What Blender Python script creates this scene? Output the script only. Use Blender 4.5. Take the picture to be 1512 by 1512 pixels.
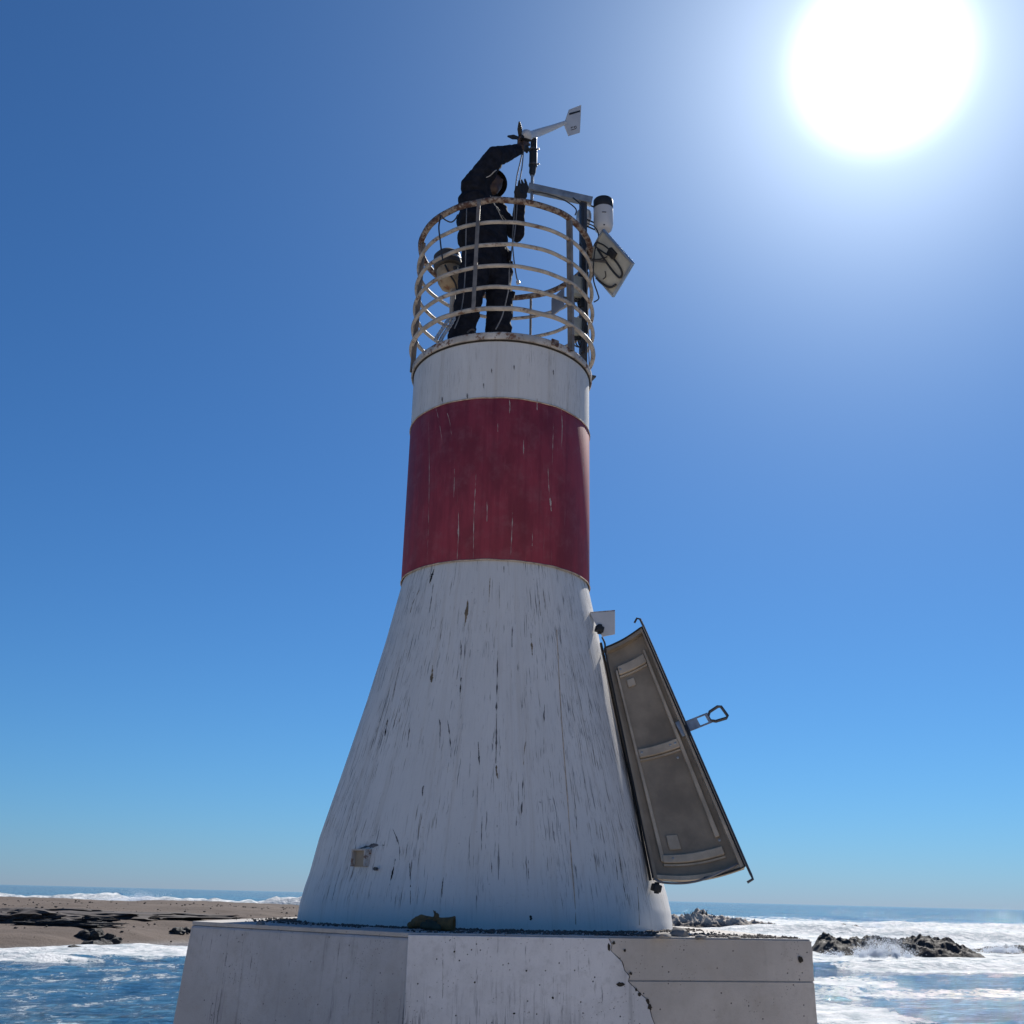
import bpy, bmesh, math, random
import numpy as np
from mathutils import Vector, Matrix, noise as mnoise
random.seed(7)
rad = math.radians
for o in list(bpy.data.objects): bpy.data.objects.remove(o)
sc = bpy.context.scene
COL = sc.collection

# ---------------------------------------------------------------- camera
FP = 1550.0                       # focal length in pixels of the 1512 px photograph
PITCH = math.atan(568 / FP); ROLL = rad(1.43); EYE = 4.0
_r0 = Vector((1, 0, 0)); _u0 = Vector((0, -math.sin(PITCH), math.cos(PITCH)))
FWD = Vector((0, math.cos(PITCH), math.sin(PITCH)))
RGT = _r0 * math.cos(ROLL) + _u0 * math.sin(ROLL)
UPV = -_r0 * math.sin(ROLL) + _u0 * math.cos(ROLL)
CAM = Vector((0, 0, EYE))
cd = bpy.data.cameras.new('camera'); cam = bpy.data.objects.new('camera', cd); COL.objects.link(cam)
cd.sensor_width = 36; cd.lens = 36 * FP / 1512; cd.clip_start = 0.1; cd.clip_end = 30000
cam.matrix_world = Matrix(((RGT.x, UPV.x, -FWD.x, 0), (RGT.y, UPV.y, -FWD.y, 0), (RGT.z, UPV.z, -FWD.z, EYE), (0, 0, 0, 1)))
sc.camera = cam

# ---------------------------------------------------------------- sky, sun, exposure
SUN = Vector((0.2974, 0.6892, 0.6607)).normalized()
SUN_EL = math.asin(SUN.z); SUN_AZ = math.atan2(SUN.x, SUN.y)
w = bpy.data.worlds.new('World'); sc.world = w; w.use_nodes = True
wt = w.node_tree; wt.nodes.clear()
def wn(t, **k):
    n = wt.nodes.new(t)
    for a, b in k.items(): setattr(n, a, b)
    return n
def wl(a, b): wt.links.new(a, b)
def wmath(op, a, b=None):
    n = wn('ShaderNodeMath', operation=op)
    for i, v in enumerate((a, b)):
        if v is None: continue
        if isinstance(v, (int, float)): n.inputs[i].default_value = v
        else: wl(v, n.inputs[i])
    return n.outputs[0]
sky = wn('ShaderNodeTexSky', sky_type='NISHITA', sun_disc=False)
sky.sun_elevation = SUN_EL; sky.sun_rotation = SUN_AZ; sky.altitude = 0
sky.air_density = 1.0; sky.dust_density = 0.0; sky.ozone_density = 4.0
tc = wn('ShaderNodeTexCoord'); sx = wn('ShaderNodeSeparateXYZ'); wl(tc.outputs['Generated'], sx.inputs[0])
el = wmath('MAXIMUM', wmath('ARCSINE', sx.outputs[2]), 0.0)
hz_ = wmath('EXPONENT', wmath('MULTIPLY', el, -1 / rad(2.8)))          # thin dusty band of air along the horizon
tint = wn('ShaderNodeMix', data_type='RGBA'); wl(hz_, tint.inputs[0]); tint.inputs[6].default_value = (.35, .695, 1.02, 1); tint.inputs[7].default_value = (.37, .54, .98, 1)
hs = wn('ShaderNodeMix', data_type='RGBA', blend_type='MULTIPLY'); hs.inputs[0].default_value = 1.0
wl(sky.outputs[0], hs.inputs[6]); wl(tint.outputs[2], hs.inputs[7])
bg = wn('ShaderNodeBackground'); bg.inputs['Strength'].default_value = 0.0588
wl(hs.outputs[2], bg.inputs['Color'])
# the aureole of bright air round the sun
dp = wn('ShaderNodeVectorMath', operation='DOT_PRODUCT'); wl(tc.outputs['Generated'], dp.inputs[0]); dp.inputs[1].default_value = SUN
ang = wmath('ARCCOSINE', wmath('MINIMUM', dp.outputs['Value'], 0.99999))
mr = wn('ShaderNodeMapRange', interpolation_type='SMOOTHERSTEP'); wl(ang, mr.inputs[0])
mr.inputs[1].default_value = rad(0.8); mr.inputs[2].default_value = rad(5.5); mr.inputs[3].default_value = 1.1; mr.inputs[4].default_value = 0.0
h1 = wmath('MULTIPLY', wmath('EXPONENT', wmath('MULTIPLY', ang, -1 / rad(6.0))), 0.98)
h2 = wmath('MULTIPLY', wmath('EXPONENT', wmath('MULTIPLY', ang, -1 / rad(14.0))), 0.17)
glow = wmath('ADD', mr.outputs[0], h1)
bg2 = wn('ShaderNodeBackground'); bg2.inputs['Color'].default_value = (0.90, 0.96, 1.0, 1); wl(glow, bg2.inputs['Strength'])
bg3 = wn('ShaderNodeBackground'); bg3.inputs['Color'].default_value = (0.62, 0.90, 1.0, 1); wl(h2, bg3.inputs['Strength'])
ad0 = wn('ShaderNodeAddShader'); wl(bg2.outputs[0], ad0.inputs[0]); wl(bg3.outputs[0], ad0.inputs[1])
ad = wn('ShaderNodeAddShader'); wl(bg.outputs[0], ad.inputs[0]); wl(ad0.outputs[0], ad.inputs[1])
wo = wn('ShaderNodeOutputWorld'); wl(ad.outputs[0], wo.inputs[0])

sl = bpy.data.lights.new('sun', 'SUN'); sl.energy = 5.0; sl.angle = rad(0.53); sl.color = (1.0, 0.95, 0.87)
so = bpy.data.objects.new('sun', sl); COL.objects.link(so)
so.rotation_euler = (-SUN).to_track_quat('-Z', 'Y').to_euler(); so.location = (20, 45, 45)
vs = sc.view_settings; vs.view_transform = 'Standard'; vs.look = 'None'; vs.exposure = 0.48; vs.gamma = 1.0; vs.use_curve_mapping = False
sc.cycles.use_denoising = True
sc.cycles.max_bounces = 8; sc.cycles.sample_clamp_indirect = 6

# ---------------------------------------------------------------- helpers
def ray(px, py): return FWD + RGT * ((px - 756) / FP) + UPV * ((756 - py) / FP)
def at(px, py, Y):
    d = ray(px, py); return CAM + d * (Y / d.y)
def at_z(px, py, z):
    d = ray(px, py); return CAM + d * ((z - EYE) / d.z)
def at_plane(px, py, p0, n):
    d = ray(px, py); return CAM + d * ((p0 - CAM).dot(n) / d.dot(n))

def tag(o, label=None, cat=None, group=None, kind=None):
    for k, v in (('label', label), ('category', cat), ('group', group), ('kind', kind)):
        if v: o[k] = v
    return o
def thing(name, loc, label, cat, group=None):
    o = bpy.data.objects.new(name, None); COL.objects.link(o); o.location = loc; o.empty_display_size = .1
    return tag(o, label, cat, group)

class MB:
    """collects geometry in world space, then makes one mesh object"""
    def __init__(s): s.v = []; s.f = []; s.mi = []; s.m = 0
    def add(s, vs, fs):
        b = len(s.v); s.v += [Vector(p) for p in vs]; s.f += [tuple(i + b for i in f) for f in fs]; s.mi += [s.m] * len(fs)
    def box(s, c, size, R=None, bev=0.0):
        c = Vector(c); R = R or Matrix.Identity(3); hx, hy, hz = [q / 2 for q in size]
        if bev <= 0:
            vs = [c + R @ Vector((x, y, z)) for x in (-hx, hx) for y in (-hy, hy) for z in (-hz, hz)]
            s.add(vs, [(0, 1, 3, 2), (4, 6, 7, 5), (0, 4, 5, 1), (2, 3, 7, 6), (0, 2, 6, 4), (1, 5, 7, 3)])
        else:
            bm = bmesh.new(); bmesh.ops.create_cube(bm, size=1)
            for q in bm.verts: q.co = Vector((q.co.x * size[0], q.co.y * size[1], q.co.z * size[2]))
            bmesh.ops.bevel(bm, geom=bm.edges[:], offset=bev, segments=2, affect='EDGES', profile=.5)
            bm.verts.index_update()
            s.add([c + R @ q.co for q in bm.verts], [[q.index for q in f.verts] for f in bm.faces]); bm.free()
        return s
    def tube(s, pts, r, n=8, closed=False, caps=True, flat=None):
        """r a number or list; flat=(w,h) sweeps a rectangle with its h side kept towards +Z"""
        pts = [Vector(p) for p in pts]; k = len(pts)
        rs = r if isinstance(r, (list, tuple)) else [r] * k
        vs = []; up = None
        for i, p in enumerate(pts):
            a = pts[i - 1] if (i > 0 or closed) else p; b = pts[(i + 1) % k] if (i < k - 1 or closed) else p
            t = (b - a).normalized()
            if flat:
                zz = Vector((0, 0, 1)); sd = t.cross(zz)
                if sd.length < 1e-4: sd = Vector((1, 0, 0))
                sd.normalize(); u2 = sd.cross(t).normalized()
                for (x, y) in ((-1, -1), (1, -1), (1, 1), (-1, 1)): vs.append(p + sd * (x * flat[0] / 2) + u2 * (y * flat[1] / 2))
            else:
                if up is None:
                    up = Vector((0, 0, 1)) if abs(t.z) < .9 else Vector((1, 0, 0))
                sd = t.cross(up).normalized(); up = sd.cross(t).normalized()
                for j in range(n):
                    q = 2 * math.pi * j / n; vs.append(p + (sd * math.cos(q) + up * math.sin(q)) * rs[i])
        m = 4 if flat else n; fs = []
        for i in range(k if closed else k - 1):
            a = i * m; b = ((i + 1) % k) * m
            for j in range(m): fs.append((a + j, a + (j + 1) % m, b + (j + 1) % m, b + j))
        if caps and not closed:
            fs.append(tuple(range(m - 1, -1, -1))); fs.append(tuple((k - 1) * m + j for j in range(m)))
        s.add(vs, fs); return s
    def lathe(s, prof, c, n=32, axis=None, cap=True):
        """prof = [(r, h)...] about an axis through c"""
        c = Vector(c); ax = Vector(axis).normalized() if axis else Vector((0, 0, 1))
        e1 = ax.orthogonal().normalized() if axis else Vector((1, 0, 0)); e2 = ax.cross(e1)
        vs = []
        for r, h in prof:
            for j in range(n):
                q = 2 * math.pi * j / n; vs.append(c + ax * h + (e1 * math.cos(q) + e2 * math.sin(q)) * max(r, 1e-5))
        fs = []
        for i in range(len(prof) - 1):
            for j in range(n): fs.append((i * n + j, i * n + (j + 1) % n, (i + 1) * n + (j + 1) % n, (i + 1) * n + j))
        if cap:
            fs.append(tuple(range(n - 1, -1, -1))); fs.append(tuple((len(prof) - 1) * n + j for j in range(n)))
        s.add(vs, fs); return s
    def prism(s, poly, d):
        """poly: world points (planar), d: extrusion vector"""
        d = Vector(d); poly = [Vector(p) for p in poly]; k = len(poly)
        s.add(poly + [p + d for p in poly], [tuple(range(k - 1, -1, -1)), tuple(range(k, 2 * k))] + [(i, (i + 1) % k, k + (i + 1) % k, k + i) for i in range(k)])
        return s
    def build(s, name, mats, parent=None, smooth=True, ang=40, bevel=0):
        loc = parent.matrix_basis.translation if parent is not None else None
        if parent is not None and parent.parent is not None: loc = parent.parent.location
        me = bpy.data.meshes.new(name)
        off = loc if loc is not None else Vector((0, 0, 0))
        me.from_pydata([tuple(p - off) for p in s.v], [], s.f)
        bm = bmesh.new(); bm.from_mesh(me); bmesh.ops.recalc_face_normals(bm, faces=bm.faces[:]); bm.to_mesh(me); bm.free()
        for m in (mats if isinstance(mats, (list, tuple)) else [mats]): me.materials.append(m)
        if s.m:
            me.polygons.foreach_set('material_index', s.mi)
        o = bpy.data.objects.new(name, me); COL.objects.link(o)
        if parent is not None: o.parent = parent
        if smooth:
            me.shade_smooth(); me.set_sharp_from_angle(angle=rad(ang))
        if bevel:
            b = o.modifiers.new('bevel', 'BEVEL'); b.width = bevel; b.segments = 2; b.limit_method = 'ANGLE'; b.angle_limit = rad(40)
        return o

def arc(c, r, a0, a1, z, n=48):
    return [Vector((c[0] + r * math.sin(a0 + (a1 - a0) * i / n), c[1] - r * math.cos(a0 + (a1 - a0) * i / n), z)) for i in range(n + 1)]
def smooth_path(pts, n=6):
    pts = [Vector(p) for p in pts]; out = []
    for i in range(len(pts) - 1):
        p0 = pts[max(i - 1, 0)]; p1 = pts[i]; p2 = pts[i + 1]; p3 = pts[min(i + 2, len(pts) - 1)]
        for j in range(n):
            t = j / n
            out.append(.5 * ((2 * p1) + (p2 - p0) * t + (2 * p0 - 5 * p1 + 4 * p2 - p3) * t * t + (3 * p1 - p0 - 3 * p2 + p3) * t ** 3))
    out.append(pts[-1]); return out

# ---------------------------------------------------------------- materials
class NT:
    def __init__(s, name):
        s.m = bpy.data.materials.new(name); s.m.use_nodes = True; s.t = s.m.node_tree; s.t.nodes.clear()
        s.out = s.t.nodes.new('ShaderNodeOutputMaterial'); s.b = s.t.nodes.new('ShaderNodeBsdfPrincipled')
        s.t.links.new(s.b.outputs[0], s.out.inputs[0]); s.tc = s.t.nodes.new('ShaderNodeTexCoord')
    def set(s, sock, v):
        if v is None: return
        if hasattr(v, 'is_linked') or isinstance(v, bpy.types.NodeSocket): s.t.links.new(v, sock)
        elif isinstance(v, (tuple, list)) and len(v) == 3 and sock.type == 'RGBA': sock.default_value = (*v, 1)
        else: sock.default_value = v
    def math(s, op, a, b=None, c=None, clamp=False):
        n = s.t.nodes.new('ShaderNodeMath'); n.operation = op; n.use_clamp = clamp
        for i, v in enumerate((a, b, c)):
            if v is not None: s.set(n.inputs[i], v)
        return n.outputs[0]
    def noise(s, vec, scale, detail=4, rough=.55, dist=0.0):
        n = s.t.nodes.new('ShaderNodeTexNoise'); s.set(n.inputs['Vector'], vec)
        n.inputs['Scale'].default_value = scale; n.inputs['Detail'].default_value = detail; n.inputs['Roughness'].default_value = rough; n.inputs['Distortion'].default_value = dist
        return n.outputs['Fac']
    def vor(s, vec, scale, feature='F1', rnd=1.0):
        n = s.t.nodes.new('ShaderNodeTexVoronoi'); n.feature = feature; s.set(n.inputs['Vector'], vec); n.inputs['Scale'].default_value = scale; n.inputs['Randomness'].default_value = rnd
        return n.outputs['Distance']
    def step(s, v, lo, hi, a=0.0, b=1.0):
        n = s.t.nodes.new('ShaderNodeMapRange'); n.interpolation_type = 'SMOOTHSTEP'; s.set(n.inputs[0], v)
        n.inputs[1].default_value = lo; n.inputs[2].default_value = hi; n.inputs[3].default_value = a; n.inputs[4].default_value = b
        return n.outputs[0]
    def mix(s, f, a, b, mode='MIX'):
        n = s.t.nodes.new('ShaderNodeMix'); n.data_type = 'RGBA'; n.blend_type = mode
        s.set(n.inputs[0], f); s.set(n.inputs[6], a); s.set(n.inputs[7], b); return n.outputs[2]
    def map(s, vec, scale=(1, 1, 1), loc=(0, 0, 0), rot=(0, 0, 0)):
        n = s.t.nodes.new('ShaderNodeMapping'); s.set(n.inputs[0], vec); n.inputs['Scale'].default_value = scale; n.inputs['Location'].default_value = loc; n.inputs['Rotation'].default_value = rot
        return n.outputs[0]
    def bump(s, h, strength=.3, dist=.01, prev=None):
        n = s.t.nodes.new('ShaderNodeBump'); s.set(n.inputs['Height'], h); n.inputs['Strength'].default_value = strength; n.inputs['Distance'].default_value = dist
        if prev is not None: s.set(n.inputs['Normal'], prev)
        return n.outputs[0]
    def xyz(s, v):
        n = s.t.nodes.new('ShaderNodeSeparateXYZ'); s.set(n.inputs[0], v); return n.outputs
    def comb(s, x, y, z):
        n = s.t.nodes.new('ShaderNodeCombineXYZ')
        for i, v in enumerate((x, y, z)): s.set(n.inputs[i], v)
        return n.outputs[0]
    def fin(s, col=None, rough=None, metal=None, normal=None, spec=None):
        s.set(s.b.inputs['Base Color'], col); s.set(s.b.inputs['Roughness'], rough)
        if metal is not None: s.set(s.b.inputs['Metallic'], metal)
        if normal is not None: s.set(s.b.inputs['Normal'], normal)
        if spec is not None: s.b.inputs['Specular IOR Level'].default_value = spec
        return s.m

def simple(name, col, rough=.6, var=.25, scale=9, bump=.15, metal=0.0, rust=0.0, rustcol=(.14, .055, .025), rscale=14, spec=None, dirt=None):
    m = NT(name); v = m.tc.outputs['Object']
    n1 = m.noise(v, scale, 5, .6)
    dk = tuple(c * (1 - var) for c in col); lt = tuple(min(1, c * (1 + var)) for c in col)
    c = m.mix(m.step(n1, .3, .7), dk, lt)
    if dirt: c = m.mix(m.step(m.noise(v, scale * .4, 6, .65), .5, .72, 0, .8), c, dirt)
    me = metal
    if rust:
        rm = m.step(m.noise(v, rscale, 6, .7), 1 - rust - .06, 1 - rust + .06)
        rc = m.mix(m.noise(v, rscale * 4, 3), rustcol, tuple(x * 2.1 for x in rustcol))
        c = m.mix(rm, c, rc)
        if metal: me = m.math('SUBTRACT', metal, m.math('MULTIPLY', rm, metal))
    return m.fin(c, m.step(n1, .2, .8, rough - .1, min(1, rough + .1)), me, m.bump(m.noise(v, scale * 5, 4), bump, .004), spec)

def tower_paint(name, base, flecks, fleck_hi, kind):
    """weathered paint that cracks along the height of a round tower"""
    m = NT(name); x, y, z = m.xyz(m.tc.outputs['Object'])
    a = m.math('ARCTAN2', x, m.math('MULTIPLY', y, -1.0))
    a = m.math('ADD', a, m.math('MULTIPLY', m.math('SUBTRACT', m.noise(m.tc.outputs['Object'], 7, 3, .6), .5), .022))
    big = m.noise(m.comb(m.math('MULTIPLY', a, 3.0), m.math('MULTIPLY', z, 1.6), 0.0), 1.0, 4, .6)
    fine = m.noise(m.comb(m.math('MULTIPLY', a, 75.0), m.math('MULTIPLY', z, 5.0), 3.0), 1.0, 5, .65)
    long_ = m.noise(m.comb(m.math('MULTIPLY', a, 92.0), m.math('MULTIPLY', z, 4.6), 9.0), 1.0, 4, .62, .4)
    grain = m.noise(m.tc.outputs['Object'], 60, 3)
    streak = m.noise(m.comb(m.math('MULTIPLY', a, 16.0), m.math('MULTIPLY', z, .5), 5.0), 1.0, 5, .6)
    if kind == 'white':
        c = m.mix(m.step(big, .35, .7), tuple(q * .93 for q in base), base)
        c = m.mix(m.step(streak, .5, .72, 0, .30), c, (.42, .36, .29))
        c = m.mix(m.step(fine, .52, .74, 0, .26), c, (.30, .29, .30))
        side = m.step(m.math('ABSOLUTE', m.math('SUBTRACT', a, -.1)), .15, .95)
        lo = m.math('SUBTRACT', m.math('SUBTRACT', fleck_hi, m.math('MULTIPLY', big, .18)), m.math('MULTIPLY', side, .045))
        f1 = m.math('SUBTRACT', m.math('MULTIPLY', long_, 1.0), lo)
        mask = m.step(f1, 0.0, .055)
        hair = m.noise(m.comb(m.math('MULTIPLY', a, 190.0), m.math('MULTIPLY', z, 7.0), 4.0), 1.0, 4, .6)
        clus = m.noise(m.comb(m.math('MULTIPLY', a, 7.0), m.math('MULTIPLY', z, 2.2), 8.0), 1.0, 4, .65)
        hm = m.math('MULTIPLY', m.step(hair, .57, .64), m.step(m.math('ADD', clus, m.math('MULTIPLY', side, .16)), .50, .68))
        mask = m.math('MAXIMUM', m.math('MULTIPLY', mask, m.step(clus, .36, .55)), m.math('MULTIPLY', hm, .85))
        dots = m.math('MULTIPLY', m.step(m.noise(m.tc.outputs['Object'], 48, 2), .70, .76), m.step(clus, .45, .6))
        mask = m.math('MAXIMUM', mask, m.math('MULTIPLY', dots, .7))
        low = m.step(z, .06, .16)
        mask = m.math('MULTIPLY', m.math('MULTIPLY', mask, low), flecks)
        under = m.mix(m.step(m.noise(m.tc.outputs['Object'], 5, 3), .45, .65), (.075, .075, .085), (.17, .13, .09))
        c = m.mix(mask, c, under)
        c = m.mix(m.step(grain, .62, .75, 0, .25), c, (.35, .34, .33))
        h = m.math('SUBTRACT', m.math('MULTIPLY', fine, .4), m.math('MULTIPLY', mask, 1.0))
    else:
        c = m.mix(m.step(big, .35, .65), tuple(q * .62 for q in base), base)
        c = m.mix(m.step(m.noise(m.tc.outputs['Object'], 9, 6, .7), .45, .72, 0, .45), c, (base[0] * .95, base[1] * 2.2, base[2] * 1.7))
        c = m.mix(m.step(streak, .45, .75, 0, .55), c, (base[0] * .55, base[1] * .5, base[2] * .6))
        c = m.mix(m.step(fine, .55, .8, 0, .4), c, (base[0] * 1.5, base[1] * 2.4, base[2] * 2.2))
        scr = m.noise(m.comb(m.math('MULTIPLY', a, 95.0), m.math('MULTIPLY', z, 2.2), 1.0), 1.0, 4, .6, .3)
        mask = m.math('MULTIPLY', m.step(m.math('SUBTRACT', scr, m.math('SUBTRACT', fleck_hi, m.math('MULTIPLY', big, .1))), 0, .03), flecks)
        c = m.mix(mask, c, (.36, .25, .25))
        h = m.math('ADD', m.math('MULTIPLY', fine, .3), m.math('MULTIPLY', mask, .5))
    return m.fin(c, m.step(big, .3, .7, .55, .75), 0, m.bump(h, .35, .006), .25)

def concrete(name, base, tint, pit=.5, streaks=.5):
    m = NT(name); v = m.tc.outputs['Object']
    n1 = m.noise(v, 2.2, 6, .6); n2 = m.noise(v, 22, 5, .65); n3 = m.noise(v, 140, 2)
    c = m.mix(m.step(n1, .3, .7), tuple(q * .78 for q in base), base)
    c = m.mix(m.step(m.noise(v, 6, 7, .72), .45, .7, 0, .45), c, tint)
    c = m.mix(m.step(n2, .50, .75, 0, .55), c, tint)
    st = m.noise(m.map(v, (16, 16, 1.1)), 1.0, 6, .65)
    c = m.mix(m.step(st, .56, .74, 0, .5 * streaks), c, tuple(q * .38 for q in tint))
    st2 = m.noise(m.map(v, (46, 46, 5)), 1.0, 6, .7)
    c = m.mix(m.math('MULTIPLY', m.step(st2, .60, .68, 0, .8 * streaks), m.step(n1, .42, .6)), c, (.07, .07, .08))
    pv = m.vor(v, 26); pm = m.math('MULTIPLY', m.step(pv, .05, .12, 1, 0), m.step(m.noise(v, 9, 2), .44, .5))
    c = m.mix(m.math('MULTIPLY', pm, pit), c, (.05, .05, .055))
    pv2 = m.vor(v, 70); pm2 = m.math('MULTIPLY', m.step(pv2, .08, .2, 1, 0), m.step(m.noise(v, 5, 3), .53, .6))
    c = m.mix(m.math('MULTIPLY', pm2, pit * .8), c, (.09, .085, .08))
    c = m.mix(m.step(n3, .6, .8, 0, .25), c, (.2, .19, .18))
    if streaks >= .7:
        z = m.xyz(v)[2]; st3 = m.noise(m.map(v, (75, 75, 5)), 1.0, 6, .7); cl3 = m.noise(m.map(v, (3.2, 3.2, .3), (1.7, 0, 0)), 1.0, 3, .5)
        c = m.mix(m.math('MULTIPLY', m.math('MULTIPLY', m.step(st3, .50, .62, 0, .75), m.step(cl3, .50, .62)), m.step(z, 1.22, 1.46, 1, 0)), c, (.10, .10, .12))
    h = m.math('SUBTRACT', m.math('ADD', m.math('MULTIPLY', n2, .6), m.math('MULTIPLY', n3, .25)), m.math('ADD', pm, m.math('MULTIPLY', pm2, .6)))
    return m.fin(c, .88, 0, m.bump(h, .5, .008), .3)

def rockmat(name, a, b, guano=0.0, wet=.45):
    m = NT(name); v = m.tc.outputs['Object']
    n1 = m.noise(v, .9, 8, .68); n2 = m.noise(v, 5, 6, .65)
    c = m.mix(m.step(n1, .35, .65), a, b)
    c = m.mix(m.step(n2, .5, .75, 0, .6), c, tuple(q * .35 for q in a))
    if guano:
        z = m.xyz(v)[2]
        g = m.math('MULTIPLY', m.step(m.math('ADD', z, m.math('MULTIPLY', n1, 1.4)), 1.3, 2.2), guano)
        c = m.mix(g, c, (.42, .37, .32))
    return m.fin(c, m.step(n2, .3, .7, wet, .95), 0, m.bump(m.math('ADD', n2, n1), .8, .15), .4)

MAT = {}
MAT['white'] = tower_paint('weathered_white_paint', (.70, .685, .665), .80, .700, 'white')
MAT['white_top'] = tower_paint('smooth_white_paint', (.66, .65, .64), .6, .80, 'white')
MAT['red'] = tower_paint('faded_red_paint', (.30, .045, .070), .5, .735, 'red')
MAT['rim'] = simple('chipped_rim_paint', (.48, .45, .42), .75, .25, 6, .5, rust=.43, rustcol=(.10, .05, .03), rscale=18, dirt=(.25, .22, .19))
MAT['edge'] = simple('sealant_line', (.45, .36, .28), .8, .35, 30, .3)
MAT['gap'] = simple('dark_gap', (.03, .025, .02), .9, .4, 30, .3)
MAT['rail'] = simple('worn_rail_paint', (.42, .375, .325), .65, .25, 12, .4, rust=.40, rustcol=(.11, .065, .042), rscale=16)
MAT['toprail'] = simple('rusty_top_rail', (.30, .25, .21), .75, .3, 20, .7, rust=.50, rustcol=(.055, .026, .018), rscale=26)
MAT['post'] = simple('galvanised_post', (.22, .195, .175), .6, .3, 10, .3, metal=.2, rust=.36, rustcol=(.10, .055, .035), rscale=12)
MAT['galv'] = simple('galvanised_steel', (.34, .35, .36), .45, .25, 14, .25, metal=.55, rust=.22)
MAT['darksteel'] = simple('dark_steel', (.07, .07, .075), .5, .4, 14, .35, metal=.3, rust=.28, rustcol=(.06, .03, .02))
MAT['plastic'] = simple('white_plastic', (.54, .54, .55), .38, .08, 5, .03)
MAT['plastic_grey'] = simple('grey_plastic', (.33, .35, .33), .5, .15, 6, .1, dirt=(.16, .16, .13))
MAT['black'] = simple('black_plastic', (.014, .015, .018), .62, .3, 8, .1)
MAT['hood'] = simple('weathered_hood', (.060, .058, .058), .7, .4, 12, .3, dirt=(.12, .10, .08))
MAT['cable'] = simple('cable_sheath', (.03, .03, .034), .5, .3, 8, .1)
MAT['cable_grey'] = simple('grey_cable', (.16, .16, .17), .5, .3, 8, .1)
MAT['panelback'] = simple('solar_back_sheet', (.55, .53, .46), .5, .12, 5, .08, dirt=(.36, .33, .26))
MAT['cells'] = simple('solar_cells', (.012, .018, .05), .15, .2, 20, .02)
MAT['alu'] = simple('aluminium', (.45, .47, .50), .38, .12, 12, .1, metal=.7)
MAT['cloth'] = simple('dark_work_cloth', (.014, .0155, .023), .92, .4, 22, .5, spec=.15)
MAT['cloth2'] = simple('dark_hat_cloth', (.009, .009, .012), .95, .35, 30, .5, spec=.15)
MAT['skin'] = simple('skin', (.055, .031, .024), .6, .15, 20, .1)
MAT['glovecuff'] = simple('dark_glove', (.016, .016, .018), .8, .3, 20, .3)
MAT['cord'] = simple('pale_cord', (.40, .38, .36), .7, .1, 20, .1)
MAT['boot'] = simple('boot_leather', (.018, .015, .013), .6, .3, 14, .3)
MAT['beige'] = simple('rusty_beige_enamel', (.38, .29, .19), .7, .25, 8, .3, rust=.42, rustcol=(.13, .06, .03), rscale=10)
MAT['fibre'] = simple('bare_fibreglass', (.29, .235, .175), .8, .25, 4, .4, dirt=(.18, .145, .11))
MAT['fibre_rib'] = simple('fibreglass_rib', (.46, .38, .29), .75, .22, 6, .35, dirt=(.24, .195, .15))
MAT['rubber'] = simple('rubber_seal', (.015, .015, .016), .7, .3, 20, .2)
MAT['glove'] = simple('brown_glove_leather', (.135, .082, .032), .85, .4, 18, .6, dirt=(.04, .03, .015))
MAT['glove_green'] = simple('green_glove_palm', (.035, .040, .024), .7, .3, 18, .5)
MAT['stone'] = simple('grey_stone', (.20, .185, .17), .9, .45, 3, .6)
MAT['bird'] = simple('bird_plumage', (.03, .027, .026), .9, .4, 8, .1)
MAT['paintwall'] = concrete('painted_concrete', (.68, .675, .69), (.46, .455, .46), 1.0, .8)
MAT['leftwall'] = concrete('shaded_stained_concrete', (.47, .465, .475), (.34, .32, .31), 1.0, 1.0)  # stained; base also darkened for the dimmer sky the left face sees
MAT['bare'] = concrete('bare_concrete', (.55, .51, .47), (.39, .35, .31), 1.0, .25)
MAT['ledge'] = concrete('ledge_concrete', (.46, .44, .42), (.30, .28, .26), .5, .0)
MAT['rock'] = rockmat('wet_dark_rock', (.016, .014, .014), (.050, .043, .041), 0, .6)
MAT['rock_far'] = rockmat('stained_rock', (.07, .055, .05), (.16, .125, .11), .85, .7)
MAT['pebble'] = rockmat('shore_rock', (.010, .0095, .010), (.028, .027, .027), 0, .6)
MAT['seaweed'] = simple('dark_seaweed', (.050, .040, .038), .8, .5, 3, .6)

# ---------------------------------------------------------------- the shore and the sea
def ground():  # unseen ground, stretched behind the camera and paled to bounce sunlight
    m = NT('bounce_foreshore'); v = m.tc.outputs['Object']; n = m.noise(v, .8, 8, .65)
    mt = m.fin(m.mix(m.step(n, .3, .7), (.40, .335, .27), (.60, .52, .43)), .95, 0, m.bump(m.noise(v, 9, 6), .6, .05), .2)
    vs = []; fs = []; N = 48; K = 14
    for k in range(K + 1):
        for j in range(N):
            q = 2 * math.pi * j / N; R = 9.0 if math.cos(q) > -.2 else 9 + 40 * ((-math.cos(q) - .2) / .8)
            R *= 1 + .12 * mnoise.noise(Vector((math.sin(q) * 3, math.cos(q) * 3, 1)))
            t = k / K; x = math.sin(q) * R * t; y = 2.5 + math.cos(q) * R * t
            z = 2.25 + .08 * mnoise.noise(Vector((x * .6, y * .6, 0)))
            if t > .8: z -= (t - .8) / .2 * 2.8
            vs.append((x, y, z))
    for k in range(K):
        for j in range(N): fs.append((k * N + j, k * N + (j + 1) % N, (k + 1) * N + (j + 1) % N, (k + 1) * N + j))
    me = bpy.data.meshes.new('ground'); me.from_pydata(vs, [], fs); me.materials.append(mt); me.shade_smooth()
    o = bpy.data.objects.new('ground', me); COL.objects.link(o); tag(o, kind='structure')
ground()

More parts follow.
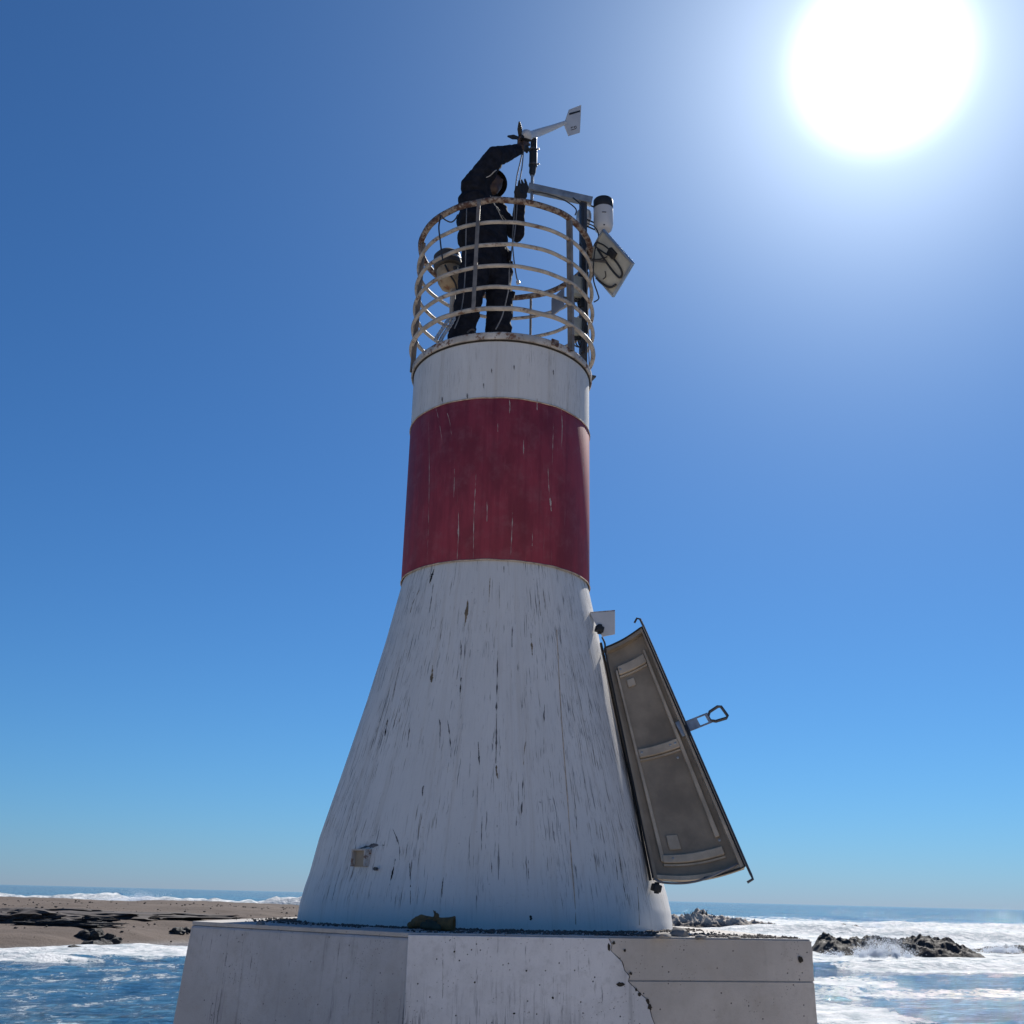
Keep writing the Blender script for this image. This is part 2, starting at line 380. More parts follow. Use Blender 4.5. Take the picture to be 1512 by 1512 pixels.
def sstep(a, b, x):
    t = np.clip((x - a) / (b - a), 0, 1); return t * t * (3 - 2 * t)
def vnoise(x, y, seed=0):
    xi = np.floor(x); yi = np.floor(y); xf = x - xi; yf = y - yi
    def h(a, b):
        v = np.sin(a * 127.1 + b * 311.7 + seed * 74.7) * 43758.5453; return v - np.floor(v)
    u = xf * xf * (3 - 2 * xf); v = yf * yf * (3 - 2 * yf)
    return (h(xi, yi) * (1 - u) + h(xi + 1, yi) * u) * (1 - v) + (h(xi, yi + 1) * (1 - u) + h(xi + 1, yi + 1) * u) * v
def fbm(x, y, o=4, seed=0):
    t = 0; a = .5; s = 0
    for i in range(o):
        t = t + a * vnoise(x, y, seed + i); s += a; a *= .5; x = x * 2.03 + 11.3; y = y * 2.03 + 5.7
    return t / s

def waterline(x):
    return 69 + 1.2 * np.sin(x * .35 + 1) + 18 * sstep(-33, -22, x) + .10 * np.maximum(x + 20, 0) * 4
def beach_h(x, y):
    d = y - waterline(x)
    h = np.where(d < 0, d * .06, 2.35 * (1 - np.exp(-np.maximum(d, 0) / 24.0)))
    h = h + np.where(d > 4, 1, np.maximum(d, 0) / 4) * ((fbm(x * .12, y * .12, 4, 3) - .5) * .8 + (fbm(x * .6, y * .6, 3, 5) - .5) * .22)
    h = h - 3.5 * sstep(150, 175, y)
    h = h - 4.5 * sstep(2, 18, x)
    return h
def sea_h(x, y, sp):
    """wave height; sp = local mesh spacing, waves shorter than the mesh can carry are left to the material"""
    z = np.zeros_like(x)
    rng = np.random.RandomState(4)
    for L, A in ((75, .28), (48, .20), (31, .15), (19, .11), (12, .075), (7.5, .05), (4.6, .033), (2.9, .02), (1.9, .012)):
        for k in range(3):
            th = rng.uniform(-.75, .75) + .25; ph = rng.uniform(0, 6.28); kx = math.sin(th) * 2 * math.pi / L; ky = -math.cos(th) * 2 * math.pi / L
            p = kx * x + ky * y + ph + 1.6 * fbm(x / (L * 2.2), y / (L * 2.2), 2, k)
            s = 1 - np.abs(np.sin(p * .5)); z = z + A * (s - .36) * .9 * np.clip(1.4 - sp * 2.2 / L, 0, 1)
    return z
def breakers(x, y):
    """surf: ridges of breaking water, steep towards the shore"""
    z = np.zeros_like(x); f = np.zeros_like(x)
    for (yc, A, w, x0, x1, sd) in ((196, 3.0, 5.0, -400, 12, 1), (232, 2.2, 7, -500, 30, 2), (150, 1.3, 4, 22, 150, 3), (215, 1.2, 5, 52, 200, 4), (118, 1.0, 3.0, 46, 120, 5), (78, .65, 2.2, 16, 70, 6), (62, .45, 1.6, -60, -14, 7), (92, .7, 2.4, 24, 44, 9)):
        c = yc + 10 * (fbm(x / 38, x * 0 + sd, 3, sd) - .5) * (yc / 120)
        d = y - c
        m = sstep(x0, x0 + 14, x) * (1 - sstep(x1 - 14, x1, x)) * (.35 + .9 * fbm(x / 16, x * 0 + sd * 3.3, 3, sd + 20))
        prof = np.where(d < 0, np.exp(-(d / (w * .55)) ** 2), np.exp(-(d / (w * 1.9)) ** 2))
        z = z + A * m * prof * (1 + .5 * (fbm(x / 2.2, y / 2.2, 3, sd + 4) - .5))
        f = np.maximum(f, np.where(d < w, 1, 0) * m * 1.25 * np.where(d < 0, np.exp(-(d / (w * 2.2)) ** 2), np.exp(-(d / (w * .8)) ** 2)))
    return z, f
def foam_density(x, y):
    d = waterline(x) - y                                     # metres of water in front of the beach
    left = 1 - sstep(-6, 10, x)
    a = left * np.where(d > -6, 1.05 * (1 - sstep(13, 26, d + 9 * (fbm(x / 9, y / 9, 3, 8) - .5))) + .40, 0)
    az = x / np.maximum(y, 1)
    right = sstep(-2, 8, x)
    r = .74 * sstep(70, 98, y + 14 * (fbm(x / 15, y / 15, 3, 31) - .5)) * (1 - sstep(240, 420, y + 90 * (fbm(x / 60, y / 60, 3, 12) - .5)))
    r = np.maximum(r, .25 + .36 * np.exp(-((y - 57 - .1 * x) / 5.5) ** 2))
    r = np.maximum(r, .95 * np.exp(-(((x - 13.0) / 4.2) ** 2 + ((y - 46) / 8.5) ** 2)))
    r = np.maximum(r, .75 * np.exp(-(((x - 19) / 8) ** 2 + ((y - 66) / 7) ** 2)))
    r = r * (1 - .85 * np.exp(-((y - 47) / 5) ** 2) * sstep(14.5, 19, x))
    b = right * r
    return np.clip(np.maximum(a, b), 0, 1.2)

def sea_and_beach():
    # sea mesh: rings about the lighthouse point, finer ahead where the water is seen
    rs = [11.0]
    while rs[-1] < 9000: rs.append(rs[-1] * (1.0105 if rs[-1] < 420 else 1.05))
    rs = np.array(rs); fine = np.radians(np.arange(-38, 38.01, .2)); coarse = np.radians(np.arange(43, 318, 5.0))
    th = np.concatenate([fine, coarse]); nt = len(th)
    R, T = np.meshgrid(rs, th, indexing='ij'); X = R * np.sin(T); Y = R * np.cos(T)
    sp = np.maximum(R * .0105, R * rad(.2)); isf = np.zeros(nt); isf[:len(fine)] = 1
    sp = np.where(isf[None, :] > 0, sp, R * .09)
    bz, bf = breakers(X, Y)
    Z = sea_h(X, Y, sp) * (1 - .6 * sstep(500, 2000, R)) + bz * isf[None, :]
    Z = Z + .22 * (fbm(X / 1.7, Y / 1.7, 4, 40) - .5) * np.clip(1.5 - sp / 1.2, 0, 1) * (.4 + foam_density(X, Y))
    Fm = np.maximum(foam_density(X, Y), bf)
    n = R.size; co = np.stack([X, Y, Z], -1).reshape(-1, 3)
    i = np.arange(len(rs) - 1)[:, None] * nt; j = np.arange(nt)[None, :]; j2 = (j + 1) % nt
    q = np.stack([i + j, i + nt + j, i + nt + j2, i + j2], -1).reshape(-1, 4)
    me = bpy.data.meshes.new('sea'); me.from_pydata(co.tolist(), [], q.tolist()); me.shade_smooth()
    at_ = me.attributes.new('foam', 'FLOAT', 'POINT'); at_.data.foreach_set('value', Fm.reshape(-1).astype(np.float32))
    m = NT('sea_water'); v = m.tc.outputs['Object']
    an = m.t.nodes.new('ShaderNodeAttribute'); an.attribute_name = 'foam'
    f = an.outputs['Fac']
    warp = m.noise(v, .12, 4, .6)
    n1 = m.noise(m.map(v, (.34, .24, 1)), 1.0, 9, .74, .9); n2 = m.noise(m.map(v, (1.7, 1.2, 1)), 1.0, 6, .7, .6)
    rg = m.math('SUBTRACT', 1.0, m.math('MULTIPLY', m.math('ABSOLUTE', m.math('SUBTRACT', m.noise(m.map(v, (.8, .6, 1)), 1.0, 5, .6, 1.2), .5)), 7.0), clamp=True)  # lacy lines
    nn = m.math('ADD', m.math('MULTIPLY', n1, .75), m.math('MULTIPLY', n2, .35))
    tot = m.math('ADD', m.math('ADD', m.math('MULTIPLY', f, .62), nn), m.math('MULTIPLY', rg, .10))
    mask = m.step(tot, .90, 1.04)
    thin = m.step(tot, .78, .98, 0, .16)
    deep = m.mix(m.step(warp, .35, .65), (.005, .034, .080), (.009, .054, .105))
    shallow = m.mix(m.step(f, .3, .9), deep, (.03, .11, .15))
    c = m.mix(thin, shallow, (.30, .42, .46))
    fo = m.mix(m.step(m.noise(m.map(v, (.9, .6, 1)), 1.0, 7, .72), .35, .62), (.30, .36, .40), (.66, .67, .68))
    c = m.mix(mask, c, fo)
    wv = m.noise(m.map(v, (.75, 1.1, 1)), 1.0, 7, .62, .5); wv2 = m.noise(m.map(v, (3.6, 4.2, 1)), 1.0, 5, .6)
    hgt = m.math('ADD', m.math('MULTIPLY', wv, 1.0), m.math('MULTIPLY', wv2, .22))
    nb = m.bump(hgt, 1.0, .30); nb = m.bump(m.math('MULTIPLY', mask, n2), .6, .25, nb)
    m.fin(c, m.math('ADD', m.math('MULTIPLY', mask, .75), .05), 0, nb, .34)
    m.b.inputs['IOR'].default_value = 1.33
    me.materials.append(m.m)
    o = bpy.data.objects.new('sea', me); COL.objects.link(o); tag(o, kind='structure')
    # beach
    xs = np.concatenate([np.arange(-260, -75, 4.0), np.arange(-75, 24, .6)]); ys = np.concatenate([np.arange(58, 120, .5), np.arange(120, 182, 1.5)])
    XX, YY = np.meshgrid(xs, ys, indexing='ij'); ZZ = beach_h(XX, YY)
    co = np.stack([XX, YY, ZZ], -1).reshape(-1, 3); ny = len(ys)
    i = np.arange(len(xs) - 1)[:, None] * ny; j = np.arange(ny - 1)[None, :]
    q = np.stack([i + j, i + ny + j, i + ny + j + 1, i + j + 1], -1).reshape(-1, 4)
    me = bpy.data.meshes.new('beach'); me.from_pydata(co.tolist(), [], q.tolist()); me.shade_smooth()
    m = NT('dark_sand'); v = m.tc.outputs['Object']
    n1 = m.noise(m.map(v, (.08, .25, .5)), 1.0, 7, .65); n2 = m.noise(v, 1.4, 6, .65)
    z = m.xyz(v)[2]
    c = m.mix(m.step(n1, .35, .65), (.085, .066, .056), (.125, .099, .084))
    c = m.mix(m.step(n2, .58, .72, 0, .5), c, (.06, .05, .046))
    c = m.mix(m.step(z, .1, .5, .55, 0), c, (.05, .045, .042))
    m.fin(c, m.step(z, .05, .45, .4, .95), 0, m.bump(m.math('ADD', n2, m.noise(v, 6, 4)), .7, .12), .25); me.materials.append(m.m)
    o = bpy.data.objects.new('beach', me); COL.objects.link(o); tag(o, kind='structure')
sea_and_beach()

def rock(name, c, size, mat, label, group, seed, sub=4, rough=.45, spiky=1.0, rz=0.0, cut=-.35):
    bm = bmesh.new(); bmesh.ops.create_icosphere(bm, subdivisions=sub, radius=1)
    off = Vector((seed * 3.7, seed * 1.9, seed * 5.1))
    for q in bm.verts:
        p = q.co.copy(); d = p.normalized()
        k = mnoise.hetero_terrain(d * 1.5 + off, .9, 2.1, 5, .6) * .28
        rdg = mnoise.ridged_multi_fractal(d * 2.6 + off, .9, 2.2, 5, .9, 2.0) * .16
        q.co = d * (1 + rough * (k + rdg * spiky - .35))
        if q.co.z < cut: q.co.z = cut
    Rz = Matrix.Rotation(rz, 3, 'Z')
    for q in bm.verts: q.co = Rz @ Vector((q.co.x * size[0], q.co.y * size[1], (q.co.z - cut) * size[2]))
    me = bpy.data.meshes.new(name); bm.to_mesh(me); bm.free(); me.materials.append(mat); me.shade_smooth(); me.set_sharp_from_angle(angle=rad(28))
    o = bpy.data.objects.new(name, me); COL.objects.link(o); o.location = c
    return tag(o, label, 'rock', group)

def outcrop(name, x0, y0, length, depth, prof, mat, label, group, seed, rz=0.0, nx=150, ny=60):
    """a long reef: a height field whose skyline follows prof (fractions of length -> metres)"""
    px = [p[0] for p in prof]; pz = [p[1] for p in prof]
    vs = []; fs = []
    for i in range(nx + 1):
        u = i / nx; hh = float(np.interp(u, px, pz))
        for j in range(ny + 1):
            v = j / ny; x = (u - .5) * length; y = (v - .5) * depth
            y += depth * .12 * mnoise.noise(Vector((u * 6 + seed, 3.3, 0)))
            e = math.sin(math.pi * v) ** .7 * min(1, u * 9, (1 - u) * 9) ** .6
            n = mnoise.ridged_multi_fractal(Vector((x * .38 + seed, y * .38, seed)), .85, 2.1, 6, .9, 2.0) * .42
            n2 = mnoise.fractal(Vector((x * 1.3 + seed, y * 1.3, 2)), .8, 2.1, 5)
            z = hh * e * (.45 + n * .75) + .30 * n2 * e - .5 * (1 - e)
            vs.append((x, y, z))
    for i in range(nx):
        for j in range(ny): a = i * (ny + 1) + j; fs.append((a, a + ny + 1, a + ny + 2, a + 1))
    me = bpy.data.meshes.new(name); me.from_pydata(vs, [], fs); me.materials.append(mat); me.shade_smooth(); me.set_sharp_from_angle(angle=rad(30))
    o = bpy.data.objects.new(name, me); COL.objects.link(o); o.location = (x0, y0, -.25); o.rotation_euler.z = rz
    return tag(o, label, 'rock', group)

outcrop('rock_reef', 37.0, 106, 17, 8, [(0, .6), (.05, 1.5), (.12, 2.1), (.2, 1.4), (.28, 1.7), (.38, 1.9), (.47, 1.6), (.58, 2.0), (.68, 2.1), (.78, 1.9), (.86, 1.1), (.94, .6), (1, .2)], MAT['rock'],
        'long black wet reef beyond the right end of the concrete base', 'reefs in the surf', 2.0)
islet = outcrop('rock_islet', 36.0, 184, 25, 10, [(0, 2.0), (.2, 2.5), (.29, 2.6), (.35, 3.7), (.39, 3.4), (.44, 2.6), (.55, 2.5), (.7, 1.9), (.85, 1.2), (1, .2)], MAT['rock_far'],
        'pale stained rocky islet with birds far out in the surf', 'reefs in the surf', 5.0)
outcrop('rock_reef', 58.0, 116, 22, 5, [(0, .3), (.2, .8), (.5, .5), (.8, .8), (1, .2)], MAT['rock'], 'low wave-washed rock strip running off the right edge', 'reefs in the surf', 8.0, nx=90, ny=30)
outcrop('rock_reef', 62.0, 196, 14, 5, [(0, .4), (.3, 1.3), (.6, 1.0), (1, .3)], MAT['rock'], 'small dark rock in white surf between islet and black reef', 'reefs in the surf', 9.0, nx=60, ny=30)

def on_beach(px, py):
    d = ray(px, py); t = 60.0
    while t < 200:
        p = CAM + d * t
        if p.z < max(float(beach_h(np.array(p.x), np.array(p.y))), 0.0): return p
        t += .25
    return at_z(px, py, 0)
bpy.context.view_layer.update()
k = 0
for (px, py, sx, sz, lab) in ((32, 1411, .9, .5, 'small dark rock at the water line nearest the left edge'),
        (86, 1411, 1.5, .6, 'flat dark rock at the water line under the beach slope'), (112, 1409, 1.7, .95, 'rounded black boulder where beach meets foam'),
        (134, 1403, 1.8, 1.1, 'grey boulder second from the left in the rock pile'), (152, 1398, 1.4, .9, 'jagged boulder in the middle of the beach rock pile'),
        (134, 1386, 2.0, 1.2, 'black boulder at the top of the beach rock pile'), (160, 1390, 1.4, .9, 'dark boulder at the right of the rock pile top'),
        (186, 1407, 1.9, .95, 'black rock standing in foam just right of the rock pile'), (216, 1411, 1.5, .6, 'low black rock in foam midway to the concrete base'),
        (237, 1408, 1.2, .8, 'pointed black rock in foam near the concrete base'), (256, 1410, 1.4, .75, 'squat black rock in foam beside the concrete base'),
        (170, 1417, 1.5, .45, 'flat wet rock nearest the camera in the bay foam'), (194, 1420, 1.1, .5, 'small wet rock nearest the camera in the bay foam'),
        (262, 1378, 1.3, .9, 'dark rock on the beach edge next to the base corner'), (272, 1376, 1.2, .8, 'dark rock half hidden behind the base corner')):
    p = on_beach(px, py); k += 1
    rock('shore_rock', (p.x, p.y, p.z - .15), (sx * .5, sx * .4, sz * .42), MAT['pebble'], lab, 'rocks along the beach water line', k * 1.3, 3, 1.1, 1.6, k)
for (px, py, sx, sy, sz, lab) in ((22, 1360, 3.0, 1.6, .75, 'dark seaweed heap at the left end of the beach'), (45, 1358, 2.6, 1.6, .6, 'low dark weed mound right of the leftmost heap'),
        (92, 1349, 5, 2, .45, 'long grey weed mound along the upper beach'), (135, 1352, 5, 2, .40, 'dark weed strip in the middle of the upper beach'), (205, 1350, 7, 2, .3, 'thin dark weed strip on the beach near the base')):
    p = on_beach(px, py); k += 1
    rock('weed_mound', (p.x, p.y, p.z - .25), (sx, sy, sz), MAT['seaweed'], lab, 'dark weed heaps on the beach', k * 2.1, 4, 1.0, 1.6, .1)
for (px, py, L, lab) in ((55, 1363, 5.5, 'long black weed line low on the beach slope'), (83, 1366, 3.4, 'black weed line with pale stones on the slope'), (122, 1360, 3.0, 'short black weed streak right of the weed line')):
    p = on_beach(px, py); k += 1
    rock('weed_line', (p.x, p.y, p.z - .12), (L * .8, .5, .28), MAT['pebble'], lab, 'dark weed heaps on the beach', k * 1.7, 4, 1.3, 2.0, -.25)

def spray(name, c, size, n, label, seed):
    rng = random.Random(seed); mb = MB()
    jets = []
    for _ in range(26):
        x0 = rng.gauss(0, .55); jets.append((x0, rng.gauss(0, .35), (.25 + .9 * rng.random() ** 1.5) * math.exp(-(x0 - .25) ** 2), rng.gauss(.1, .28), rng.uniform(.05, .16)))
    for i in range(n):
        x0, y0, hj, vx, wj = rng.choice(jets)
        q = rng.random() ** 1.6; sp = wj * (.5 + 1.6 * q)
        x = x0 + vx * q + rng.gauss(0, sp); y = y0 + rng.gauss(0, sp); z = hj * q + abs(rng.gauss(0, .10)) * (1 - q) + rng.gauss(0, .03)
        r = rng.uniform(.012, .036) * (1.4 - q * .8)
        p = Vector((c[0] + x * size[0], c[1] + y * size[1], c[2] + z * size[2]))
        a = [p + Vector(q) * r for q in ((1, 0, 0), (-1, 0, 0), (0, 1, 0), (0, -1, 0), (0, 0, 1), (0, 0, -1))]
        mb.add(a, [(0, 2, 4), (2, 1, 4), (1, 3, 4), (3, 0, 4), (2, 0, 5), (1, 2, 5), (3, 1, 5), (0, 3, 5)])
    m = NT('white_spray_' + name); m.fin((.9, .92, .94), .7, 0); tr = m.t.nodes.new('ShaderNodeBsdfTranslucent'); tr.inputs[0].default_value = (.9, .92, .95, 1)
    mx = m.t.nodes.new('ShaderNodeMixShader'); mx.inputs[0].default_value = .8; m.t.links.new(m.b.outputs[0], mx.inputs[1]); m.t.links.new(tr.outputs[0], mx.inputs[2]); m.t.links.new(mx.outputs[0], m.out.inputs[0])
    o = mb.build('sea_spray', m.m, None, False); tag(o, label, 'spray', None, 'stuff')
spray('a', (30.6, 93, .05), (2.6, 1.2, 2.0), 7000, 'white plume of spray breaking before the black reef', 1)
spray('b', (47.5, 108, .1), (2.2, 1.0, 1.4), 3500, 'thin spray at the right end of the black reef', 2)
spray('c', (64, 190, .1), (6.0, 2, 2.6), 5000, 'far spray bursting in the surf right of the islet', 3)
spray('d', (-62, 192, 1.6), (7.0, 2, 2.2), 9000, 'spray thrown up by the breaker beyond the beach', 4)

# birds on the islet
for i, (px, py, s) in enumerate(((1012, 1346, .9), (1016, 1346, .75), (1021, 1346, .8), (1023, 1345, .7), (1038, 1342.5, 1.0), (1042, 1342, 1.1), (1045, 1343.5, .9), (1049, 1344.5, .9), (1054, 1346.5, .8))):
    p = at(px, py + 1.5, 183.5)
    hit, hp_, _, _ = islet.ray_cast(Vector((p.x - islet.location.x, p.y - islet.location.y, 20)), Vector((0, 0, -1)))
    if hit: p.z = hp_.z + islet.location.z - .03
    s *= .85; mb = MB(); q = random.uniform(-.6, .6); sd = random.choice((-1, 1))
    mb.lathe([(.01, 0), (.10, .08), (.17, .28), (.15, .45), (.07, .62), (.05, .78), (.075, .86), (.05, .93), (.01, .96)], p, 10, (sd * .25, .1, 1))
    mb.tube([p + Vector((sd * .22, 0, .88)), p + Vector((sd * .48, 0, .80))], [.035, .01], 6)
    mb.tube([p + Vector((-sd * .02, 0, .16)), p + Vector((-sd * .3, 0, -.08))], [.09, .02], 6)
    for v in range(len(mb.v)): mb.v[v] = p + (mb.v[v] - p) * s
    o = mb.build('sea_bird', MAT['bird'])
    tag(o, ('dark bird on the low ledge left of the islet peak, %s from left' if i < 4 else 'dark bird on the pale islet peak, %s from left') % ['first', 'second', 'third', 'fourth', 'first', 'second', 'third', 'fourth', 'fifth'][i], 'bird', 'birds on the islet')

# ---------------------------------------------------------------- concrete base
ZL = 3.842; AX = -0.098; AY = 6.73; ZP = 7.495
P0 = at_z(283, 1360, ZL); P1 = at_z(602, 1377, ZL); P2 = at_z(1198, 1387, ZL)
POLY = [P0, P1, P2, Vector((1.37, 6.5, ZL)), Vector((1.22, 7.4, ZL)), Vector((.5, 8.25, ZL)), Vector((-.8, 8.25, ZL)), Vector((-1.3, 7.6, ZL)), Vector((-1.52, 6.6, ZL))]
base = thing('concrete_base', (AX, AY, 2.25), 'white painted concrete base block with cracked grey right end under the lighthouse', 'concrete base')
fn = Vector((P2.y - P1.y, -(P2.x - P1.x), 0)).normalized(); fd = (P2 - P1).normalized(); FLEN = (P2 - P1).length
ln = Vector((P1.y - P0.y, -(P1.x - P0.x), 0)).normalized()
ZB = 2.1
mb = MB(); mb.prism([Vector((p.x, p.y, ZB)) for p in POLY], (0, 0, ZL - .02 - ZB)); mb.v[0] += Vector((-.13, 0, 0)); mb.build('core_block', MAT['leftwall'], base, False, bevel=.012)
def edge_poly(pts, step=.05, amp=.006, seed=0):
    out = []
    for i in range(len(pts)):
        a = pts[i]; b = pts[(i + 1) % len(pts)]; n = max(1, int((b - a).length / step))
        for j in range(n):
            p = a.lerp(b, j / n); k = mnoise.noise(p * 9 + Vector((seed, 0, 0))) + .6 * mnoise.noise(p * 31 + Vector((seed, 4, 0)))
            nrm = Vector((b.y - a.y, a.x - b.x, 0)).normalized(); out.append(p + nrm * (k * amp - .004))
    return out
mb = MB(); mb.prism([Vector((p.x, p.y, ZL - .0195)) for p in edge_poly(POLY, .03, .006)], (0, 0, .0195)); mb.build('top_slab', MAT['ledge'], base, False, bevel=.004)
def fpt(px, py, off=0.0): return at_plane(px, py, P1, fn) + fn * off
def crack_line(off, dx):                                   # jagged border between paint and bare concrete
    pts = [(897, 1383), (902, 1395), (900, 1403), (909, 1412), (917, 1420), (921, 1433), (928, 1441), (926, 1449), (935, 1458), (945, 1468), (953, 1475), (958, 1490), (961, 1502), (972, 1530), (985, 1570), (1000, 1620)]
    return [fpt(x + dx, y, off) for x, y in pts]
def vert_down(p, z): return Vector((p.x, p.y, z))
ZT = ZL - .009
cl = crack_line(0, 0); cl = [Vector((p.x, p.y, min(p.z, ZT))) for p in cl]
end = [p for p in cl]; end.append(Vector((end[-1].x, end[-1].y, ZB + .1)))
poly = [Vector((P1.x, P1.y, ZT)) + fd * .002] + end + [Vector((P1.x, P1.y, ZB + .1)) + fd * .002]
mb = MB(); mb.prism([p + fn * .001 for p in poly], fn * .011); mb.build('painted_face', MAT['paintwall'], base, False, bevel=.002)
JZ = fpt(1100, 1449).z                                     # horizontal casting joint
def patch(zt, zb, name, seed):
    left = [p + fd * .004 for p in cl if zb + .001 < p.z < zt - .001]
    def xat(z):
        for a, b in zip(cl, cl[1:]):
            if a.z + 1e-4 >= z >= b.z - 1e-6: return a.lerp(b, (a.z - z) / max(1e-6, a.z - b.z)) + fd * .004
        return cl[-1] + fd * .004
    pts = [xat(zt)] + left + [xat(zb)] if zb > cl[-1].z else [xat(zt)] + left + [Vector((cl[-1].x, cl[-1].y, zb)) + fd * .004]
    right = []
    n = 16
    for i in range(n + 1):
        z = zb + (zt - zb) * i / n; e = P2 + fd * (.006 * mnoise.noise(Vector((z * 30, seed, 0))) - .004)
        right.append(Vector((e.x, e.y, z)))
    top = []
    pts = pts + right
    mb = MB(); mb.prism([p + fn * .001 for p in pts], fn * .007); return mb.build(name, MAT['bare'], base, False)
patch(ZT, JZ + .0035, 'concrete_lift', 1); patch(JZ - .0035, ZB + .1, 'concrete_lift', 2)
# chips and holes: flat dark patches on the face, hole shade put into colour
mb = MB()
for (x, y, r, el) in ((914, 1453, .019, .5), (898, 1398, .007, 2.2), (930, 1437, .007, 1.0), (958, 1487, .010, 1.2), (943, 1468, .008, 1), (921, 1403, .006, 1), (938, 1461, .006, 1.2), (1180, 1417, .011, 1.3), (955, 1478, .008, 1.4), (905, 1392, .007, 1), (670, 1405, .004, 1), (700, 1450, .004, 1), (815, 1473, .005, 1), (758, 1496, .006, .6), (776, 1433, .004, 1)):
    c = fpt(x, y, .0125); vs = []
    for j in range(14):
        q = 2 * math.pi * j / 14; rr = r * (.7 + .6 * random.random())
        vs.append(c + fd * (math.cos(q) * rr) + Vector((0, 0, math.sin(q) * rr * el)))
    mb.prism(vs, fn * .0012)
o = mb.build('chip_shade', MAT['gap'], base, False); o['kind'] = 'stuff'
# fine crack running along the border
mb = MB(); mb.tube([p + fn * .0105 + fd * .003 for p in smooth_path(cl, 3)], [max(.0002, .0022 * mnoise.noise(Vector((i * .37, 3, 0))) + .0008 * random.random()) for i in range(len(cl) * 3 - 2)], 5); mb.build('crack', MAT['gap'], base)
mb = MB(); mb.tube([fpt(653 + 1.6 * mnoise.noise(Vector((y * .13, 0, 0))), y, .0117) for y in range(1398, 1476, 4)], [.0003 + .0009 * random.random() for _ in range(20)], 4); mb.build('crack', MAT['gap'], base)

# rubble and grit on the ledge
def in_tower(p, r): return math.hypot(p.x - AX, p.y - AY) < r
def pebbles(name, n, rmin, rmax, where, mat, seed, label):
    rng = random.Random(seed); vs = []; fs = []
    ico = [Vector(q).normalized() for q in ((0, 0, 1), (.9, 0, .4), (.28, .85, .4), (-.72, .53, .4), (-.72, -.53, .4), (.28, -.85, .4), (.72, .53, -.4), (-.28, .85, -.4), (-.9, 0, -.4), (-.28, -.85, -.4), (.72, -.53, -.4), (0, 0, -1))]
    fc = [(0, 1, 2), (0, 2, 3), (0, 3, 4), (0, 4, 5), (0, 5, 1), (1, 6, 2), (2, 7, 3), (3, 8, 4), (4, 9, 5), (5, 10, 1), (2, 6, 7), (3, 7, 8), (4, 8, 9), (5, 9, 10), (1, 10, 6), (11, 7, 6), (11, 8, 7), (11, 9, 8), (11, 10, 9), (11, 6, 10)]
    for i in range(n):
        p = where(rng)
        if p is None: continue
        r = rmin + (rmax - rmin) * rng.random() ** 3; s = (rng.uniform(.7, 1.3), rng.uniform(.7, 1.3), rng.uniform(.5, .9)); b = len(vs)
        for q in ico:
            k = r * rng.uniform(.75, 1.15); vs.append((p.x + q.x * k * s[0], p.y + q.y * k * s[1], p.z + q.z * k * s[2] + r * .4))
        fs += [tuple(a + b for a in f) for f in fc]
    me = bpy.data.meshes.new(name); me.from_pydata(vs, [], fs); me.materials.append(mat)
    o = bpy.data.objects.new(name, me); COL.objects.link(o); tag(o, label, 'rubble', None, 'stuff'); return o
def ledge_pt(rng):
    # more grit near the tower foot and along the right front
    for _ in range(30):
        if rng.random() < .6:
            a = rng.uniform(-1.7, 1.9); r = 1.115 + abs(rng.gauss(0, .11)); p = Vector((AX + math.sin(a) * r, AY - math.cos(a) * r, ZL))
        else:
            u = rng.random() ** .7; p = P1.lerp(P2, u) - fn * (.02 + abs(rng.gauss(0, .22)))
        if in_tower(p, 1.11) or mnoise.noise(p * 7) < rng.uniform(-.45, .25): continue
        if (p - P1).dot(fn) > -.012 or (p - P0).dot(ln) > -.012: continue
        if (p - P1).dot(fd) > FLEN - .03: continue
        return p
MAT['grit'] = simple('dark_grit', (.10, .085, .075), .95, .5, 6, .5)
pebbles('grit', 5500, .0016, .0095, ledge_pt, MAT['grit'], 3, 'dark grit and flakes scattered along the ledge round the tower foot')
def one_stone(px, py, size, rz, label):
    p = at_z(px, py, ZL); rock('loose_stone', (p.x, p.y, ZL - .002), size, MAT['stone'], label, 'loose stones on the ledge', px * .37, 2, .55, .8, rz)
one_stone(1003, 1383, (.045, .035, .032), .3, 'square grey stone beside the right foot of the tower')
one_stone(980, 1384, (.05, .035, .018), 1.3, 'flat dark stone left of the square grey stone')
one_stone(385, 1365, (.022, .02, .014), .8, 'small dark stone on the sunlit left ledge')
one_stone(1035, 1384.5, (.03, .024, .012), 2.3, 'flat stone chip right of the square grey stone')
one_stone(1085, 1386, (.035, .02, .010), .2, 'thin brown stone flake on the right ledge')

def beach_pt(rng):
    for _ in range(20):
        x = rng.uniform(-72, 4); y = rng.uniform(66, 140); z = float(beach_h(np.array(x), np.array(y)))
        if z > .05 and vnoise(np.array(x * .11), np.array(y * .25), 9) > rng.uniform(.2, .8): return Vector((x, y, z))
MAT['bstone'] = simple('beach_stone', (.055, .047, .043), .9, .5, 2, .4)
pebbles('beach_stones', 1300, .03, .15, beach_pt, MAT['bstone'], 11, 'dark stones strewn over the brown beach')
